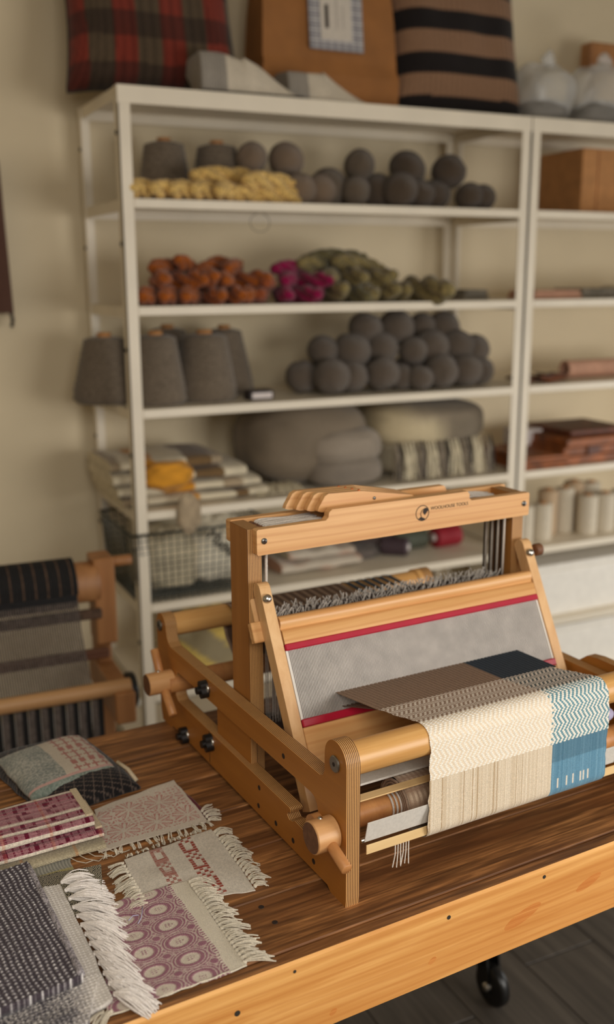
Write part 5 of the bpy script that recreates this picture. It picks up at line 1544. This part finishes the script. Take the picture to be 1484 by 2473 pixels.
# clear bags of wool
m_, nt_, b_ = new_mat('clear_plastic')
b_.inputs['Base Color'].default_value = (.80, .79, .76, 1); b_.inputs['Roughness'].default_value = .25; b_.inputs['Alpha'].default_value = .42
MATS['clear_plastic'] = m_
for (x, y, w, h, c, lb, sd) in ((2.21, 2.80, .105, .20, (186, 170, 136), 'tied clear plastic bag of cream wool next to the striped cushion', 1), (2.43, 2.79, .115, .21, (190, 164, 116), 'tied clear plastic bag of yellowish wool next to another clear bag', 2)):
    r0 = wroot('plastic_bag', (x, y, zt), lb, 'bag')
    lump('', 'bag_film', r0, (0, 0, h * .5), (w, w * .8, h * .5), flat_col((150, 144, 134), .05), .8, 50, 36, .10, 80 + sd, 'clear_plastic', 0.0)
    lump('', 'bag_knot', r0, (.02, 0, h * 1.04), (.025, .02, .03), flat_col((140, 132, 122), .05), 1.0, 24, 16, .25, 90 + sd, 'clear_plastic')
    lump('', 'wool_ball', r0, (.02, -.01, h * .55), (w * .55, w * .5, h * .36), flat_col(c, .1), .9, 40, 26, .05, 84 + sd)
    lump('', 'bag_fold', r0, (-.02, -.02, h * .22), (w * .85, w * .7, h * .22), flat_col((132, 128, 122), .1), .8, 40, 26, .08, 86 + sd, floor_z=0.0)
bs = wroot('wooden_stand', (2.54, 2.92, zt), 'small wooden post standing behind the clear plastic bags', 'stand')
MB().cyl((0, 0, 0), (0, 0, .02), .06, 24).build('stand_base', 'far_loom_wood', bs, True)
MB().cyl((0, 0, .02), (0, 0, .26), .018, 16).build('stand_post', 'far_loom_wood', bs, True)
MB().box((-.06, -.03, .22), (.06, .03, .31), .006).build('stand_head', 'far_loom_wood', bs)

# ================================================================ scarf on the wall and the second loom
sc = wroot('hanging_scarf', (0.395, 3.03, 1.33), 'dark plaid scarf with a brown border hanging on the wall', 'scarf')
U, V = np.meshgrid(np.linspace(0, 1, 60), np.linspace(0, 1, 120))
Wd_ = .045 + .11 * (1 - V) ** 1.1
Xs = -.28 + .395 * U - .012 * V * U
col = mixc((26, 24, 26), (58, 46, 42), (np.sin(Xs * 180) > .5) * 1.0)
col = np.where((U > .86)[..., None], np.array((92, 66, 56.)), col); col = np.where(((V < .12) & (U < .86))[..., None], mixc((120, 110, 104), (40, 36, 36), (np.sin(Xs * 300) > 0) * 1.0), col)
sheet('scarf_panel', np.stack([Xs, -.012 * np.sin(U * 14) - .012, .04 + .42 * V], -1), col, 'weave_far', sc, thick=(0, .008, 0))
for i in range(9):
    x = -.26 + .046 * i
    MB().tube([(x, -.015, .045), (x + .004, -.018, .02), (x, -.016, .0)], .005, 6).build('tassel', 'fringe_taupe' if i % 2 else 'fringe_black', sc, True)
MB().cyl((-.06, -.01, .46), (-.06, .04, .46), .012, 12).build('wall_peg', 'far_loom_wood', sc, True)

wood('far_loom_red', (92, 56, 38), (120, 78, 54), 'x', 30, .5); wood('far_beam_wood', (176, 130, 84), (204, 158, 108), 'x', 30, .5)
L2 = empty('floor_loom', (0.535, 2.16, 0), R(-2)); tag(L2, 'floor-standing loom strung with grey warp beside the shelving', 'loom')
plain('warp_grey', (96, 86, 80), .9, var=.18, scale=90); plain('warp_black', (30, 28, 28), .9, var=.15, scale=90); plain('warp_umber', (84, 64, 50), .9, var=.2, scale=90)
def part2(name, a, b, mat='far_loom_wood', ch=.003): return MB().box(a, b, ch).build(name, mat, L2)
for x in (-0.78, -0.035):
    part2('upright', (x, 0, 0.0), (x + .035, .05, .84))
    part2('foot', (x - .004, -.22, 0.0), (x + .039, .30, .05))
    part2('upper_cheek', (x - .006, -.045, .66), (x + .041, .03, .86))
    part2('side_rail', (x - .004, -.20, .53), (x + .039, .08, .60))
    MB().cyl((x + .03, -.02, .845), (x + .085, -.02, .845), .012, 12).build('peg', 'far_loom_wood', L2, True)
    MB().cyl((x + .040, -.10, .565), (x + .062, -.10, .565), .040, 18, ch=.004).build('ratchet_wheel', 'black_plastic', L2, True)
MB().cyl((-.75, -.02, .805), (-.03, -.02, .805), .046, 28).build('warp_beam', 'far_loom_wood', L2, True)
MB().cyl((-.70, -.02, .805), (-.085, -.02, .805), .056, 32).build('warp_winding', 'warp_black', L2, True)
part2('cross_bar', (-.75, -.062, .728), (-.03, -.045, .750), 'warp_umber')
part2('cross_bar', (-.75, -.118, .655), (-.03, -.098, .676), 'far_loom_red')
soften(MB().cyl((-.78, -.17, .605), (.0, -.17, .605), .017, 20).build('breast_beam', 'far_beam_wood', L2))
ws = MB(); wb_ = MB(); wu = MB()
for i in range(120):
    x = -.70 + .615 * i / 119
    ws.tube([(x, -.064, .79), (x, -.085, .72), (x, -.168, .6225)], .0021, 4, caps=False)
    (wu if i % 5 == 2 else wb_).tube([(x, -.02 + .057 * math.cos(a), .805 + .057 * math.sin(a)) for a in np.linspace(1.2, 3.3, 7)], .0024, 4, caps=False)
ws.build('warp_sheet', 'warp_grey', L2)['kind'] = 'stuff'
wb_.build('beam_threads', 'warp_black', L2)['kind'] = 'stuff'
wu.build('beam_threads', 'warp_umber', L2)['kind'] = 'stuff'
for i in range(24):
    x = -.70 + .0268 * i
    MB().box((x, -.160, .16), (x + .014, -.156, .60), .001).build('warp_ribbon', 'warp_grey', L2)
    MB().box((x + .014, -.1555, .16), (x + .0262, -.1515, .60), .001).build('warp_ribbon', 'warp_black', L2)
soften(MB().cyl((-.75, -.148, .15), (-.03, -.148, .15), .02, 18).build('cloth_beam', 'far_loom_wood', L2))
